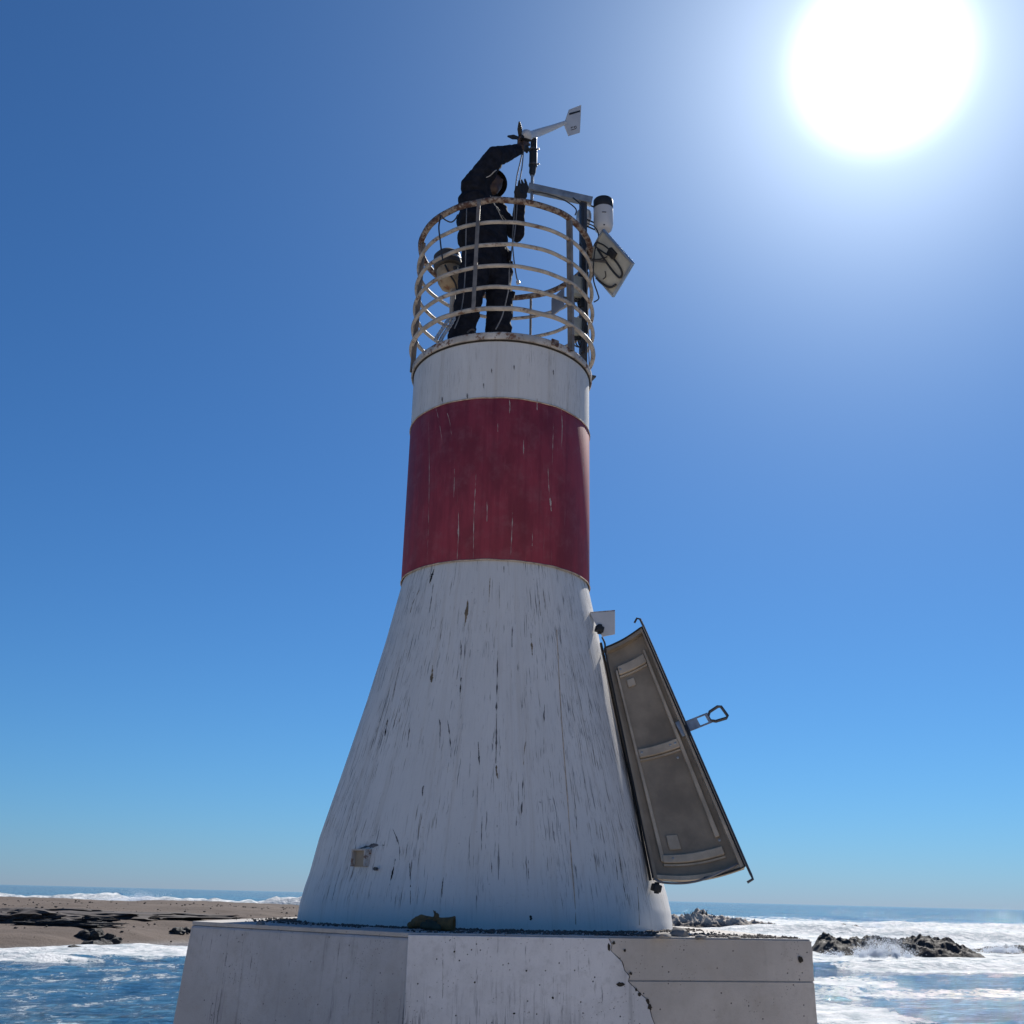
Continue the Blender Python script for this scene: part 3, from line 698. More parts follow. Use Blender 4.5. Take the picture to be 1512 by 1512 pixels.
# ---------------------------------------------------------------- the lighthouse tower
tower = thing('lighthouse_tower', (AX, AY, ZL), 'red and white weathered lighthouse tower with flared foot, open hatch and railed top', 'lighthouse')
CONE = [(1.106, ZL + .001), (1.105, 3.87), (1.098, 3.94), (1.078, 4.03), (1.058, 4.10), (1.018, 4.30), (.908, 4.70), (.797, 5.115), (.700, 5.517), (.658, 5.72), (.6145, 5.93)]
def tower_r(z):
    if z > 5.93: return .625
    zs = [q[1] for q in CONE]; r_ = [q[0] for q in CONE]; return float(np.interp(z, zs, r_))
def hit_tower(px, py):
    d = ray(px, py); t = 3.0; last = None
    best = (9, None)
    while t < 11:
        p = CAM + d * t; e = math.hypot(p.x - AX, p.y - AY) - tower_r(p.z)
        if e < 0:
            lo, hi = t - .01, t
            for _ in range(20):
                mid = (lo + hi) / 2; p = CAM + d * mid
                if math.hypot(p.x - AX, p.y - AY) - tower_r(p.z) < 0: hi = mid
                else: lo = mid
            return CAM + d * hi
        if e < best[0]: best = (e, p.copy())
        t += .01
    return best[1]
def t_norm(p):
    n = Vector((p.x - AX, p.y - AY, 0)).normalized(); s = (tower_r(p.z - .05) - tower_r(p.z + .05)) / .1
    return (n + Vector((0, 0, s))).normalized()
prof = []
for (r1, z1), (r2, z2) in zip(CONE, CONE[1:]):
    for j in range(4): prof.append((r1 + (r2 - r1) * j / 4, z1 + (z2 - z1) * j / 4 - ZL))
prof.append((CONE[-1][0], CONE[-1][1] - ZL))
mb = MB(); mb.lathe(prof, (AX, AY, ZL), 128, cap=False); mb.build('flared_foot', MAT['white'], tower, ang=60)
mb = MB(); mb.lathe([(.623, 0), (.625, .004), (.626, 1.092), (.624, 1.096)], (AX, AY, 5.926), 128, cap=False); mb.build('red_band', MAT['red'], tower, ang=60)
mb = MB(); mb.lathe([(.6235, 0), (.6245, .42)], (AX, AY, 7.02), 128, cap=False); mb.build('white_band', MAT['white_top'], tower, ang=60)
for z, r in ((7.0205, .6265), (5.925, .6255)):
    pts = [Vector((AX + (r + .001) * math.sin(a), AY - (r + .001) * math.cos(a), z + .004 * mnoise.noise(Vector((math.sin(a) * 6, math.cos(a) * 6, z))))) for a in [2 * math.pi * i / 180 for i in range(180)]]
    mb = MB(); mb.tube(pts, .0045, 6, True); mb.build('paint_edge', MAT['edge'], tower)
mb = MB(); pr = [(.615, 0), (.642, .002), (.645, .008), (.645, .046), (.640, .053), (.1, .054)]
mb.lathe(pr, (AX, AY, 7.441), 128, cap=False)
for i, p in enumerate(mb.v):
    if abs(math.hypot(p.x - AX, p.y - AY) - .643) < .006: mb.v[i] = p + Vector((0, 0, .003 * mnoise.noise(p * 14)))
mb.build('platform_rim', MAT['rim'], tower, ang=35)
mb = MB(); mb.tube([Vector((AX + .628 * math.sin(a), AY - .628 * math.cos(a), 7.438)) for a in [2 * math.pi * i / 128 for i in range(128)]], .007, 6, True); mb.build('rim_gap', MAT['gap'], tower)
# vertical panel seam
sp = [hit_tower(x, y) for x, y in ((822, 930), (826, 1010), (831, 1090), (838, 1180), (843, 1260), (848, 1320), (850, 1365))]
mb = MB(); mb.tube([p + t_norm(p) * .0008 for p in smooth_path(sp, 4)], .0028, 5); mb.build('panel_seam', MAT['edge'], tower)
sp = [hit_tower(x, y) for x, y in ((941, 1310), (943, 1340), (944, 1366))]
mb = MB(); mb.tube([p + t_norm(p) * .0006 for p in sp], .0022, 5); mb.build('panel_seam', MAT['edge'], tower)
# flaked cracks: thin jagged hollows that can be told apart one by one
def crack(pts, w, mat='gap'):
    P = [hit_tower(x, y) for x, y in pts]; P = smooth_path(P, 12); L = []; Rr = []
    for i, p in enumerate(P):
        n = t_norm(p); t = (P[min(i + 1, len(P) - 1)] - P[max(i - 1, 0)]).normalized(); s = n.cross(t).normalized()
        k = math.sin(math.pi * (i + .3) / (len(P) - .4)) ** .6 * w * min(1.9, max(.04, .55 + 1.9 * mnoise.noise(p * 26) + .5 * random.random()))
        L.append(p + s * k * random.uniform(.4, 1) + n * .0012); Rr.append(p - s * k * random.uniform(.5, 1) + n * .0012)
    mb = MB(); k = len(P); mb.add(L + Rr, [(i, i + 1, k + i + 1, k + i) for i in range(k - 1)]); mb.build('paint_crack', MAT[mat], tower, False)
MAT['scratch'] = simple('pale_scratch', (.42, .34, .32), .8, .3, 30, .3)
MAT['flake_brown'] = simple('brown_underlayer', (.20, .15, .095), .9, .4, 20, .4)
MAT['flake_dark'] = simple('dark_underlayer', (.13, .125, .13), .9, .4, 30, .4)
for pts, w_, m_ in (([(580, 1224), (586, 1238), (590, 1252), (590, 1270)], .006, 'flake_dark'), ([(584, 1268), (580, 1288), (575, 1308)], .007, 'gap'), ([(605, 1274), (606, 1300), (606, 1336)], .006, 'gap'),
        ([(681, 1000), (680, 1014), (679, 1028)], .008, 'gap'), ([(735, 960), (734, 1010), (733, 1045), (733, 1090), (732, 1128)], .007, 'flake_dark'), ([(660, 1060), (664, 1085), (666, 1120)], .006, 'flake_dark'),
        ([(641, 840), (638, 850), (634, 862)], .014, 'gap'), ([(640, 862), (637, 885), (634, 905)], .006, 'flake_dark'), ([(691, 885), (689, 905), (686, 925)], .013, 'flake_brown'), ([(639, 982), (638, 995), (637, 1008)], .014, 'flake_brown'),
        ([(724, 850), (723, 865), (722, 890)], .005, 'flake_brown'), ([(744, 836), (744, 842), (744, 846)], .006, 'gap'), ([(795, 870), (796, 885), (798, 910)], .004, 'flake_brown'), ([(573, 1060), (570, 1075), (568, 1092)], .010, 'gap'),
        ([(606, 1068), (603, 1090), (601, 1104)], .006, 'flake_dark'), ([(648, 1060), (650, 1072), (649, 1105)], .005, 'flake_dark'), ([(706, 1095), (707, 1112), (708, 1130)], .006, 'flake_dark'),
        ([(772, 1150), (771, 1180), (769, 1220)], .006, 'flake_dark'), ([(626, 1160), (624, 1166), (624, 1176)], .008, 'flake_dark'), ([(733, 1130), (733, 1138), (735, 1150)], .009, 'flake_brown'), ([(776, 1095), (774, 1110), (773, 1130)], .005, 'flake_brown'),
        ([(804, 1040), (803, 1070), (803, 1120)], .006, 'flake_dark'), ([(757, 925), (756, 940), (756, 956)], .006, 'flake_dark'), ([(784, 935), (785, 950), (786, 968)], .007, 'flake_brown'), ([(725, 1265), (726, 1280), (726, 1290)], .004, 'flake_dark'),
        ([(914, 1260), (917, 1285), (920, 1305), (925, 1330)], .006, 'gap'), ([(908, 1268), (910, 1280), (912, 1300)], .006, 'flake_dark'), ([(845, 1150), (850, 1200), (852, 1240)], .004, 'flake_dark'), ([(680, 945), (681, 960), (680, 975)], .005, 'flake_dark'),
        ([(780, 1270), (780, 1285), (781, 1300)], .004, 'flake_dark'), ([(712, 1205), (711, 1230), (711, 1260)], .004, 'flake_dark'), ([(655, 1295), (653, 1310), (652, 1330)], .004, 'flake_dark'), ([(782, 1352), (784, 1355), (783, 1359)], .008, 'gap'),
        ([(544, 1116), (556, 1080), (566, 1050)], .005, 'flake_dark'), ([(620, 870), (610, 890), (606, 905)], .006, 'flake_brown'), ([(590, 985), (585, 1005), (580, 1030)], .006, 'flake_dark'), ([(735, 1210), (734, 1215), (734, 1222)], .007, 'flake_dark')):
    crack(pts, w_ * .62, m_)
for pts, w_ in (([(643, 600), (648, 620), (653, 652)], .0035), ([(656, 598), (664, 622), (667, 646)], .004), ([(677, 750), (677, 790), (675, 826)], .006), ([(735, 625), (735, 632), (735, 638)], .006), ([(812, 735), (813, 745), (814, 755)], .010),
        ([(829, 605), (830, 630), (829, 660)], .005), ([(817, 625), (816, 660), (815, 690)], .003), ([(671, 692), (671, 710), (670, 735)], .004), ([(703, 700), (700, 760), (699, 824)], .004), ([(757, 755), (756, 780), (754, 820)], .0045), ([(773, 650), (773, 665), (773, 672)], .005),
        ([(786, 785), (786, 800), (785, 815)], .0045), ([(633, 620), (634, 690), (633, 770), (631, 820)], .003), ([(860, 640), (861, 680), (862, 720)], .005), ([(752, 590), (753, 600), (752, 612)], .005), ([(793, 588), (793, 600), (793, 606)], .005), ([(809, 690), (810, 715), (811, 730)], .004), ([(719, 740), (719, 770), (720, 745)], .003)):
    crack(pts, w_ * .6, 'scratch')
for (x, y) in ((726, 548), (714, 570), (817, 550), (653, 590), (690, 585), (759, 543)):
    crack([(x, y - 4), (x, y), (x + .5, y + 4)], .004, 'flake_dark')
for (x, y, n_) in ((700, 496, 5), (742, 500, 3), (815, 508, 3)):
    for i in range(n_): crack([(x + random.uniform(-8, 8), y - 2), (x + random.uniform(-8, 8), y + 3)], .006, 'flake_brown')
# stub of square channel low on the left
c = hit_tower(536, 1268); n = t_norm(c); n.z = 0; n.normalize(); s = Vector((0, 0, 1)).cross(n).normalized(); s = -s if s.x < 0 else s
mb = MB(); L = .03; wd = .105; ht = .09; th = .009; zz = Vector((0, 0, 1))
Rm = Matrix((s, n, zz)).transposed()
mb.box(c + n * L / 2 + zz * ht / 2, (wd, L * 1.6, th), Rm); mb.box(c + n * L / 2 + s * (-wd / 2 + th / 2), (th, L * 1.6, ht - th * 1.1), Rm); mb.box(c + n * L / 2 + s * (wd / 2 - th / 2), (th, L * 1.6, ht - th * 1.1), Rm)
mb.build('channel_stub', MAT['rim'], tower, False)
mb = MB(); mb.box(c + n * .006, (wd * .9, .02, ht * .9), Rm); mb.build('channel_back', MAT['fibre'], tower, False)
mb = MB(); e = hit_tower(557, 1283); mb.tube([e + n * .004, e + n * .03 + s * .01], .009, 8); mb.build('bolt_stub', MAT['darksteel'], tower)
crack([(528, 1254), (548, 1249), (568, 1248)], .010, 'flake_dark')
# bracket plate above the hatch
c = hit_tower(874, 921); Yb = c.y
a0 = at(871, 905, Yb - .02); a1 = at(908, 902, Yb + .02); a2 = at(908, 936, Yb + .02); a3 = at(889, 940, Yb)
mb = MB(); mb.prism([a0, a1, a2, a3], Vector((.01, .05, .0)).normalized() * .012); mb.build('bracket_plate', MAT['plastic'], tower, False, bevel=.002)
mb = MB(); mb.prism([a0, a1, a1 + Vector((.01, .12, 0)), a0 + Vector((.01, .12, 0))], (0, 0, .006)); mb.build('bracket_top', MAT['rim'], tower, False)
for (x, y) in ((885, 929), (969, 1311)):
    p = at(x, y, hit_tower(x - 8, y).y - .03); mb = MB()
    mb.box(p, (.048, .05, .040), Matrix.Rotation(.25, 3, 'Y') @ Matrix.Rotation(.3, 3, 'Z'), .006); mb.tube([p + Vector((0, 0, -.03)), p + Vector((.005, 0, .03))], .014, 8); mb.build('hinge', MAT['black'], tower)

# ---- hatch leaf standing open on the right
HT = at(893, 962, hit_tower(887, 962).y - .02); HB = at(964, 1299, hit_tower(955, 1290).y - .02)
OT = at(948, 931, HT.y + .02); OB = at(1099, 1283, HB.y - .06)
dn = ((OB - HT).cross(OT - HB)).normalized()
if dn.y > 0: dn = -dn                                       # towards the viewer: the inside of the leaf
def dpt(u, v, off=0.0):
    a = HT.lerp(HB, v); b = OT.lerp(OB, v); p = a.lerp(b, u)
    wd = (b - a).length; corner = 0
    sag = -dn * (.10 * wd * math.sin(math.pi * u))
    # bottom edge is a shallow arc
    p = p + (HB - HT).normalized() * (.022 * math.sin(math.pi * u) * max(0, v - .75) / .25)
    return p + sag + dn * off
def dgrid(us, vs_, off, thick, name, mat, parent, smooth=True, bev=0):
    mb = MB(); V = []; nu = len(us); nv = len(vs_)
    for k in (0, 1):
        for v in vs_:
            for u in us: V.append(dpt(u, v, off + k * thick))
    Fc = []; N = nu * nv
    for j in range(nv - 1):
        for i in range(nu - 1):
            a = j * nu + i; Fc.append((a, a + 1, a + nu + 1, a + nu)); Fc.append((N + a, N + a + nu, N + a + nu + 1, N + a + 1))
    for i in range(nu - 1): Fc.append((i, N + i, N + i + 1, i + 1)); b = (nv - 1) * nu; Fc.append((b + i, b + i + 1, N + b + i + 1, N + b + i))
    for j in range(nv - 1): a = j * nu; Fc.append((a, a + nu, N + a + nu, N + a)); a += nu - 1; Fc.append((a, N + a, N + a + nu, a + nu))
    mb.add(V, Fc); return mb.build(name, mat, parent, smooth, 35, bev)
lin = lambda a, b, n: [a + (b - a) * i / n for i in range(n + 1)]
leaf = dgrid(lin(0, 1, 14), lin(0, 1, 24), -.012, .012, 'hatch', [MAT['fibre']], tower); leaf['label'] = 'open fibreglass hatch leaf showing its dark ribbed inside'
dgrid(lin(.955, 1.0, 2), lin(0, 1, 24), .001, .05, 'side_flange', MAT['fibre_rib'], leaf)
dgrid(lin(0.0, .05, 2), lin(0, 1, 24), .001, .04, 'side_flange', MAT['fibre'], leaf)
dgrid(lin(.045, .955, 14), lin(0.0, .018, 1), .001, .05, 'end_flange', MAT['fibre'], leaf)
dgrid(lin(.045, .955, 14), lin(.985, 1.0, 1), .001, .035, 'end_flange', MAT['fibre_rib'], leaf)
dgrid(lin(.14, .185, 1), lin(.11, .93, 20), .001, .022, 'stiffener', MAT['fibre_rib'], leaf, bev=.004)
dgrid(lin(.83, .885, 1), lin(.08, .87, 20), .001, .022, 'stiffener', MAT['fibre_rib'], leaf, bev=.004)
for v0, v1, u0, u1 in ((.095, .135, .20, .82), (.475, .512, .19, .83), (.905, .935, .16, .86)):
    dgrid(lin(u0, u1, 10), lin(v0, v1, 2), .001, .026, 'rib', MAT['fibre_rib'], leaf, bev=.005)
    dgrid(lin(u0, u1, 10), lin(v1 + .004, v1 + .010, 1), .001, .012, 'rib_edge', MAT['fibre_rib'], leaf)
for (u, v, su, sv) in ((.32, .165, .16, .035), (.27, .83, .14, .055)):
    dgrid(lin(u, u + su, 2), lin(v, v + sv, 2), .001, .012, 'backing_plate', MAT['fibre_rib'], leaf, bev=.004)
mb = MB()
for (u, v) in ((.24, .493), (.70, .493), (.78, .493), (.25, .115), (.28, .92), (.74, .55), (.86, .885)):
    p = dpt(u, v, .027); mb.lathe([(.008, 0), (.008, .003), (.004, .006)], p, 8, dn)
o = mb.build('rivet', MAT['galv'], leaf); o['kind'] = 'stuff'
edge = [dpt(0, v, .045) for v in lin(1, 0, 20)] + [dpt(u, 0, .052) for u in lin(0.06, .94, 10)] + [dpt(1, v, .055) for v in lin(0, 1, 20)] + [dpt(u, 1.0, .04) for u in lin(.94, .55, 6)]
mb = MB(); mb.tube(edge, .006, 6); mb.build('seal', MAT['rubber'], leaf)
# latch rod with bent ends on the outer edge
od = (dpt(1, .5) - dpt(.5, .5)).normalized(); dv = (OB - OT).normalized()
def rod(u_, v, o2=.03): return dpt(1, v, o2) + od * u_
mb = MB(); pts = [rod(-.030, -.035, .03), rod(-.005, -.050, .03), rod(.012, -.042, .03), rod(.014, 0)] + [rod(.015, v) for v in lin(.1, 1.0, 6)] + [rod(.016, 1.028), rod(.016, 1.045), rod(-.020, 1.050)]
mb.tube(pts, .0075, 6); mb.build('latch_rod', MAT['darksteel'], leaf)
# pull handle: strap with slot and an end loop
hp = dpt(1, .450, .03); hx = (at(1078, 1066, hp.y + .02) - at(1018, 1090, hp.y)); HL = hx.length; hx.normalize(); hz = dn.cross(hx).normalized()
hz = hz if hz.z > 0 else -hz
def bar(mb, a, b, wd, th=.006): # a,b in strap coordinates (m)
    A = hp + hx * a[0] + hz * a[1]; B = hp + hx * b[0] + hz * b[1]; t = (B - A).normalized(); s = t.cross(dn).normalized()
    mb.prism([A - s * wd / 2, B - s * wd / 2, B + s * wd / 2, A + s * wd / 2], dn * th)
mb = MB()
e = .029
bar(mb, (-.02, e), (HL * .62, e), .010); bar(mb, (-.02, -e), (HL * .62, -e), .010); bar(mb, (-.02, 0), (HL * .34, 0), .050, .005); bar(mb, (HL * .57, e), (HL * .57, -e), .016, .0065)
mb.build('handle_strap', MAT['galv'], leaf, False)
lp = [hp + hx * (HL * a) + hz * b for a, b in ((.60, .012), (.68, .034), (.90, .046), (.97, .038), (1.0, -.030), (.95, -.040), (.70, -.034), (.60, -.018))]
mb = MB(); mb.tube(lp, .0095, 6, True); mb.build('handle_loop', MAT['darksteel'], leaf)
mb = MB(); mb.box(hp - hx * .02 - hz * 0, (.04, .02, .10), Matrix((hx, dn, hz)).transposed(), .004); mb.build('handle_base', MAT['galv'], leaf)
mb = MB(); mb.tube(smooth_path([at(966, 1297, HB.y - .03), at(978, 1303, HB.y - .04), at(1010, 1304, HB.y - .06), at(1040, 1298, OB.y - .03), at(1075, 1283, OB.y - .03), at(1092, 1274, OB.y)], 6), .007, 6)
o = mb.build('restraint_cable', MAT['cable_grey'], tower)
mb = MB(); mb.tube(smooth_path([at(889, 941, HT.y - .01), at(893, 950, HT.y - .02), at(893, 960, HT.y - .02), at(889, 966, HT.y)], 5), .006, 6); mb.build('restraint_cable', MAT['cable'], tower)
mb = MB(); mb.tube([hit_tower(x - 3, y) + Vector((.004, -.012, 0)) for x, y in ((889, 950), (897, 985), (915, 1070), (934, 1160), (950, 1240), (962, 1300))], .0085, 6); mb.build('hatch_seal', MAT['rubber'], tower)

# ---- railing round the platform
def ring_pts(R, z, n=96, wob=.004, seed=0):
    return [Vector((AX + (R + wob * mnoise.noise(Vector((math.sin(a) * 3, math.cos(a) * 3, seed)))) * math.sin(a), AY - R * math.cos(a), z + wob * 2 * mnoise.noise(Vector((math.sin(a) * 4, math.cos(a) * 4, seed + 5))))) for a in [2 * math.pi * i / n for i in range(n)]]
RZ = [7.662, 7.828, 7.997, 8.169, 8.352, 8.538]
RR = [.655, .653, .650, .646, .641, .632]
for i, (z, R) in enumerate(zip(RZ, RR)):
    mb = MB()
    if i == 5: mb.tube(ring_pts(R, z, 96, .004, i), .0225, 10, True); mb.build('top_rail', MAT['toprail'], tower)
    else:
        mb.tube(ring_pts(R, z, 96, .003, i), 0.0138 if i else .0165, 8, True); mb.build('rail', MAT['rail'], tower)
def rail_post(px, py, z0, z1, kind, r_in=0.0):
    """post on the ring through pixel px at height of the front of the cage"""
    d = None; z = (z0 + z1) / 2; best = None
    for k in range(-900, 900):
        a = k / 900 * math.pi; p = Vector((AX + .65 * math.sin(a), AY - .65 * math.cos(a), z)); dd = p - CAM
        x = 756 + FP * dd.dot(RGT) / dd.dot(FWD)
        front = abs(a) < 1.45
        if (front if kind != 'back' else not front):
            if best is None or abs(x - px) < best[0]: best = (abs(x - px), a)
    a = best[1]; out = Vector((math.sin(a), -math.cos(a), 0)); tg = Vector((math.cos(a), math.sin(a), 0)); Rm = Matrix((tg, out, Vector((0, 0, 1)))).transposed()
    def rr(z): return float(np.interp(z, RZ, RR)) - r_in
    mb = MB()
    P0_ = Vector((AX, AY, z0)) + out * (rr(z0) + .003); P1_ = Vector((AX, AY, z1)) + out * (rr(z1) + .003)
    if kind == 'angle':
        w1 = .030
        for (o1, o2) in ((Vector((0, 0, 0)), 0), ):
            q = [(-w1 / 2, 0), (w1 / 2, 0), (w1 / 2, .006), (-w1 / 2 + .006, .006), (-w1 / 2 + .006, -w1), (-w1 / 2, -w1)]
            A = [P0_ + tg * x_ + out * y_ for x_, y_ in q]; B = [P1_ + tg * x_ + out * y_ for x_, y_ in q]; k = len(q)
            mb.add(A + B, [tuple(range(k)), tuple(range(k, 2 * k))] + [(i, (i + 1) % k, k + (i + 1) % k, k + i) for i in range(k)])
    else:
        w1 = .026 if kind == 'flat' else .018
        mb.tube([P0_, P1_], .5, 4, flat=None) if False else mb.add([p + tg * x_ + out * y_ for p in (P0_, P1_) for x_, y_ in ((-w1 / 2, -.003), (w1 / 2, -.003), (w1 / 2, .004), (-w1 / 2, .004))], [(3, 2, 1, 0), (4, 5, 6, 7), (0, 1, 5, 4), (1, 2, 6, 5), (2, 3, 7, 6), (3, 0, 4, 7)])
    return mb.build('post', MAT['post'], tower, False), P0_, out, tg
rail_post(704, 400, RZ[0] - .01, RZ[5], 'flat', -.016)
rail_post(844, 400, 7.47, RZ[5] - .005, 'angle', -.004)
rail_post(613, 450, 7.452, RZ[5] - .01, 'angle', .006)
rail_post(783, 470, 7.5, RZ[5], 'back')
rail_post(668, 450, 7.5, RZ[5], 'back')
_, pb, out, tg = rail_post(876, 450, 7.46, RZ[5], 'flat', .03)
mb = MB(); c = hit_tower(838, 522)
mb.box(Vector((AX, AY, 7.475)) + Vector((math.sin(.58), -math.cos(.58), 0)) * .652, (.055, .012, .045), Matrix.Rotation(.58, 3, 'Z')); mb.build('post_foot', MAT['toprail'], tower, False)

# ---------------------------------------------------------------- instruments on the mast
MY = 6.74
mp0 = at(861, 536, MY); mx = mp0.x + .0; my = MY
mtop = at(868, 294, MY)
mast = thing('sensor_mast', (mx, my, ZP), 'dark square steel mast with a boom arm on the right of the platform', 'mast')
mb = MB(); zt = mtop.z; mb.box((mx, my, (ZP + zt) / 2), (.048, .048, zt - ZP), Matrix.Rotation(.35, 3, 'Z'), .004); mb.build('pole', MAT['darksteel'], mast)
mb = MB(); mb.box((mx, my, ZP + .006), (.14, .14, .012), Matrix.Rotation(.35, 3, 'Z')); mb.build('foot_plate', MAT['darksteel'], mast, False)
bl = at(780, 277, MY - .03); br = at(874, 298, MY); ax_ = (br - bl).normalized(); side = ax_.cross(Vector((0, 0, 1))).normalized(); upb = side.cross(ax_)
Rm = Matrix((ax_, side, upb)).transposed(); BL = (br - bl).length; hb = .026; t_ = .004
mb = MB()
for dz in (-1, 1): mb.box((bl + br) / 2 + upb * dz * hb, (BL, hb * 2 + t_, t_), Rm)
for ds in (-1, 1): mb.box((bl + br) / 2 + side * ds * hb, (BL, t_, hb * 2 - t_), Rm)
mb.build('boom', MAT['galv'], mast, False)
for z, h in ((8.36, .05), (8.11, .07), (7.90, .06), (8.62, .03)):
    mb = MB(); mb.box((mx, my, z), (.066, .066, h), Matrix.Rotation(.35, 3, 'Z'), .006); mb.build('clamp', MAT['black'], mast)
mb = MB(); mb.tube(smooth_path([at(846, 292, MY - .05), at(858, 303, MY - .06), at(862, 316, MY - .06), at(860, 340, MY - .05), at(862, 380, MY - .05)], 5), .006, 6); mb.build('cable', MAT['cable'], mast)
mb = MB(); mb.tube(smooth_path([at(786, 283, MY - .07), at(806, 286, MY - .07), at(832, 295, MY - .07), at(850, 308, MY - .07), at(849, 318, MY - .05)], 5), .005, 6); mb.build('cable', MAT['cable'], mast)
mb = MB(); mb.tube(smooth_path([at(868, 330, MY - .04), at(879, 336, MY), at(884, 350, MY), at(878, 372, MY - .04), at(876, 410, MY - .03), at(882, 432, MY - .02), at(884, 441, MY - .02), at(877, 446, MY - .03)], 5), .005, 6); mb.build('cable', MAT['cable'], mast)
mb = MB(); rp = [at(x, y, MY - .06) for x, y in ((860, 356), (867, 385), (863, 420), (866, 455), (862, 490), (861, 520))]; mb.tube(smooth_path(rp, 5), [.012 + .006 * random.random() for _ in range(26)], 6); mb.build('cable_bundle', MAT['cable'], mast)
# round insulator behind the mast
p = at(862, 322, MY + .08); ins = thing('insulator', p, 'grey ribbed insulator drum behind the mast top', 'insulator')
mb = MB(); mb.lathe([(.02, -.07), (.045, -.06), (.055, -.02)], p, 20); mb.build('cup', MAT['plastic'], ins)
mb = MB(); mb.lathe([(.055, -.019), (.06, -.005), (.052, .0), (.06, .012), (.052, .018), (.06, .03), (.052, .036), (.055, .05), (.02, .058)], p, 20); mb.build('ribbed_cap', MAT['alu'], ins)
mb = MB(); mb.tube([p + Vector((.0, 0, .0)), Vector((mx, my, p.z))], .008, 6); mb.build('arm', MAT['galv'], ins)

# rain gauge
gy = MY + .06; gb = at(891, 341, gy); gt = at(892, 292, gy); gr = .0755; gh = gt.z - gb.z - .03
gauge = thing('rain_gauge', gb, 'white cylinder rain gauge with black top ring on the mast', 'rain gauge')
mb = MB(); mb.lathe([(.02, .0), (gr * .72, .002), (gr * .86, .012), (gr, .05), (gr, gh * .70), (gr * .98, gh * .705)], gb, 40); mb.build('housing', MAT['plastic'], gauge)
mb = MB(); mb.lathe([(gr * .97, gh * .70), (gr * 1.0, gh * .71), (gr * 1.01, gh * .98), (gr * .96, gh), (gr * .85, gh * .99), (gr * .8, gh * .8)], gb, 40); mb.build('top_ring', MAT['black'], gauge)
mb = MB(); q = at(892, 313, gy - gr * 1.01); mb.box(q, (.032, .003, .006)); mb.build('slot', MAT['black'], gauge, False)
mb = MB(); q = at(892, 332, gy - gr * 1.0); mb.lathe([(.006, 0), (.006, .004)], q, 8, (0, -1, 0)); mb.build('drain_screw', MAT['black'], gauge)
mb = MB()
for yy in (306, 329, 339):
    q = at(877, yy, gy); mb.tube([Vector((mx, my, q.z)), Vector((gb.x - gr * .9, gy, q.z))], .006, 6)
o = mb.build('mount_arm', MAT['black'], gauge); o['kind'] = 'stuff'

# solar panel seen from behind
pn = Vector((math.sin(rad(55)) * math.cos(rad(25)), math.cos(rad(55)) * math.cos(rad(25)), math.sin(rad(25))))
pc = at(898, 388, MY + .02)
A, B, Cc = [at_plane(x, y, pc, pn) for x, y in ((891, 338), (936, 389), (905, 438))]
e1 = (B - A); l1 = e1.length; e1.normalize(); e2 = (Cc - B); e2 = (e2 - e1 * e2.dot(e1)); l2 = e2.length; e2.normalize(); pc = A + e1 * l1 / 2 + e2 * l2 / 2
n_ = e1.cross(e2).normalized(); n_ = n_ if n_.dot(pn) > 0 else -n_
Rm = Matrix((e1, e2, n_)).transposed()
panel = thing('solar_panel', pc, 'square solar panel tilted on the mast below the rain gauge, seen from behind', 'solar panel')
mb = MB(); mb.box(pc, (l1 - .012, l2 - .012, .006), Rm); mb.build('back_sheet', MAT['panelback'], panel, False)
mb = MB(); mb.box(pc + n_ * .0055, (l1 - .014, l2 - .014, .004), Rm); mb.build('cell_face', MAT['cells'], panel, False)
for s_, (d1, d2, L1, L2) in (('a', (0, 1, l1, .014)), ('b', (0, -1, l1, .014)), ('c', (1, 0, .014, l2 - .028)), ('d', (-1, 0, .014, l2 - .028))):
    mb = MB(); mb.box(pc + e1 * d1 * (l1 / 2 - .007) + e2 * d2 * (l2 / 2 - .007), (L1, L2, .026), Rm, .002); mb.build('frame_bar', MAT['alu'], panel)
def pp(a, b, off=-.008): return pc + e1 * (a - .5) * l1 + e2 * (b - .5) * l2 + n_ * off
jb = at_plane(906, 374, pc, n_)
mb = MB(); mb.box(jb - n_ * .018, (.075, .055, .03), Rm, .004); mb.build('junction_box', MAT['black'], panel)
def on_panel(pts, off=.012): return smooth_path([at_plane(x, y, pc, n_) - n_ * off for x, y in pts], 6)
for pts, r_ in (([(903, 370), (893, 362), (883, 358), (880, 362), (886, 368), (900, 377)], .006), ([(906, 380), (914, 390), (920, 402), (917, 410), (908, 402), (896, 386), (884, 368)], .008), ([(882, 410), (890, 418), (902, 424), (911, 420)], .009), ([(895, 400), (896, 408), (892, 412)], .004), ([(898, 379), (889, 382), (876, 384)], .004)):
    mb = MB(); mb.tube(on_panel(pts), r_, 6); mb.build('cable', MAT['cable'], panel)
mb = MB(); mb.tube([pc - n_ * .01 - e1 * .02, Vector((mx, my, pc.z + .02))], .011, 8); mb.build('mount_arm', MAT['darksteel'], panel)

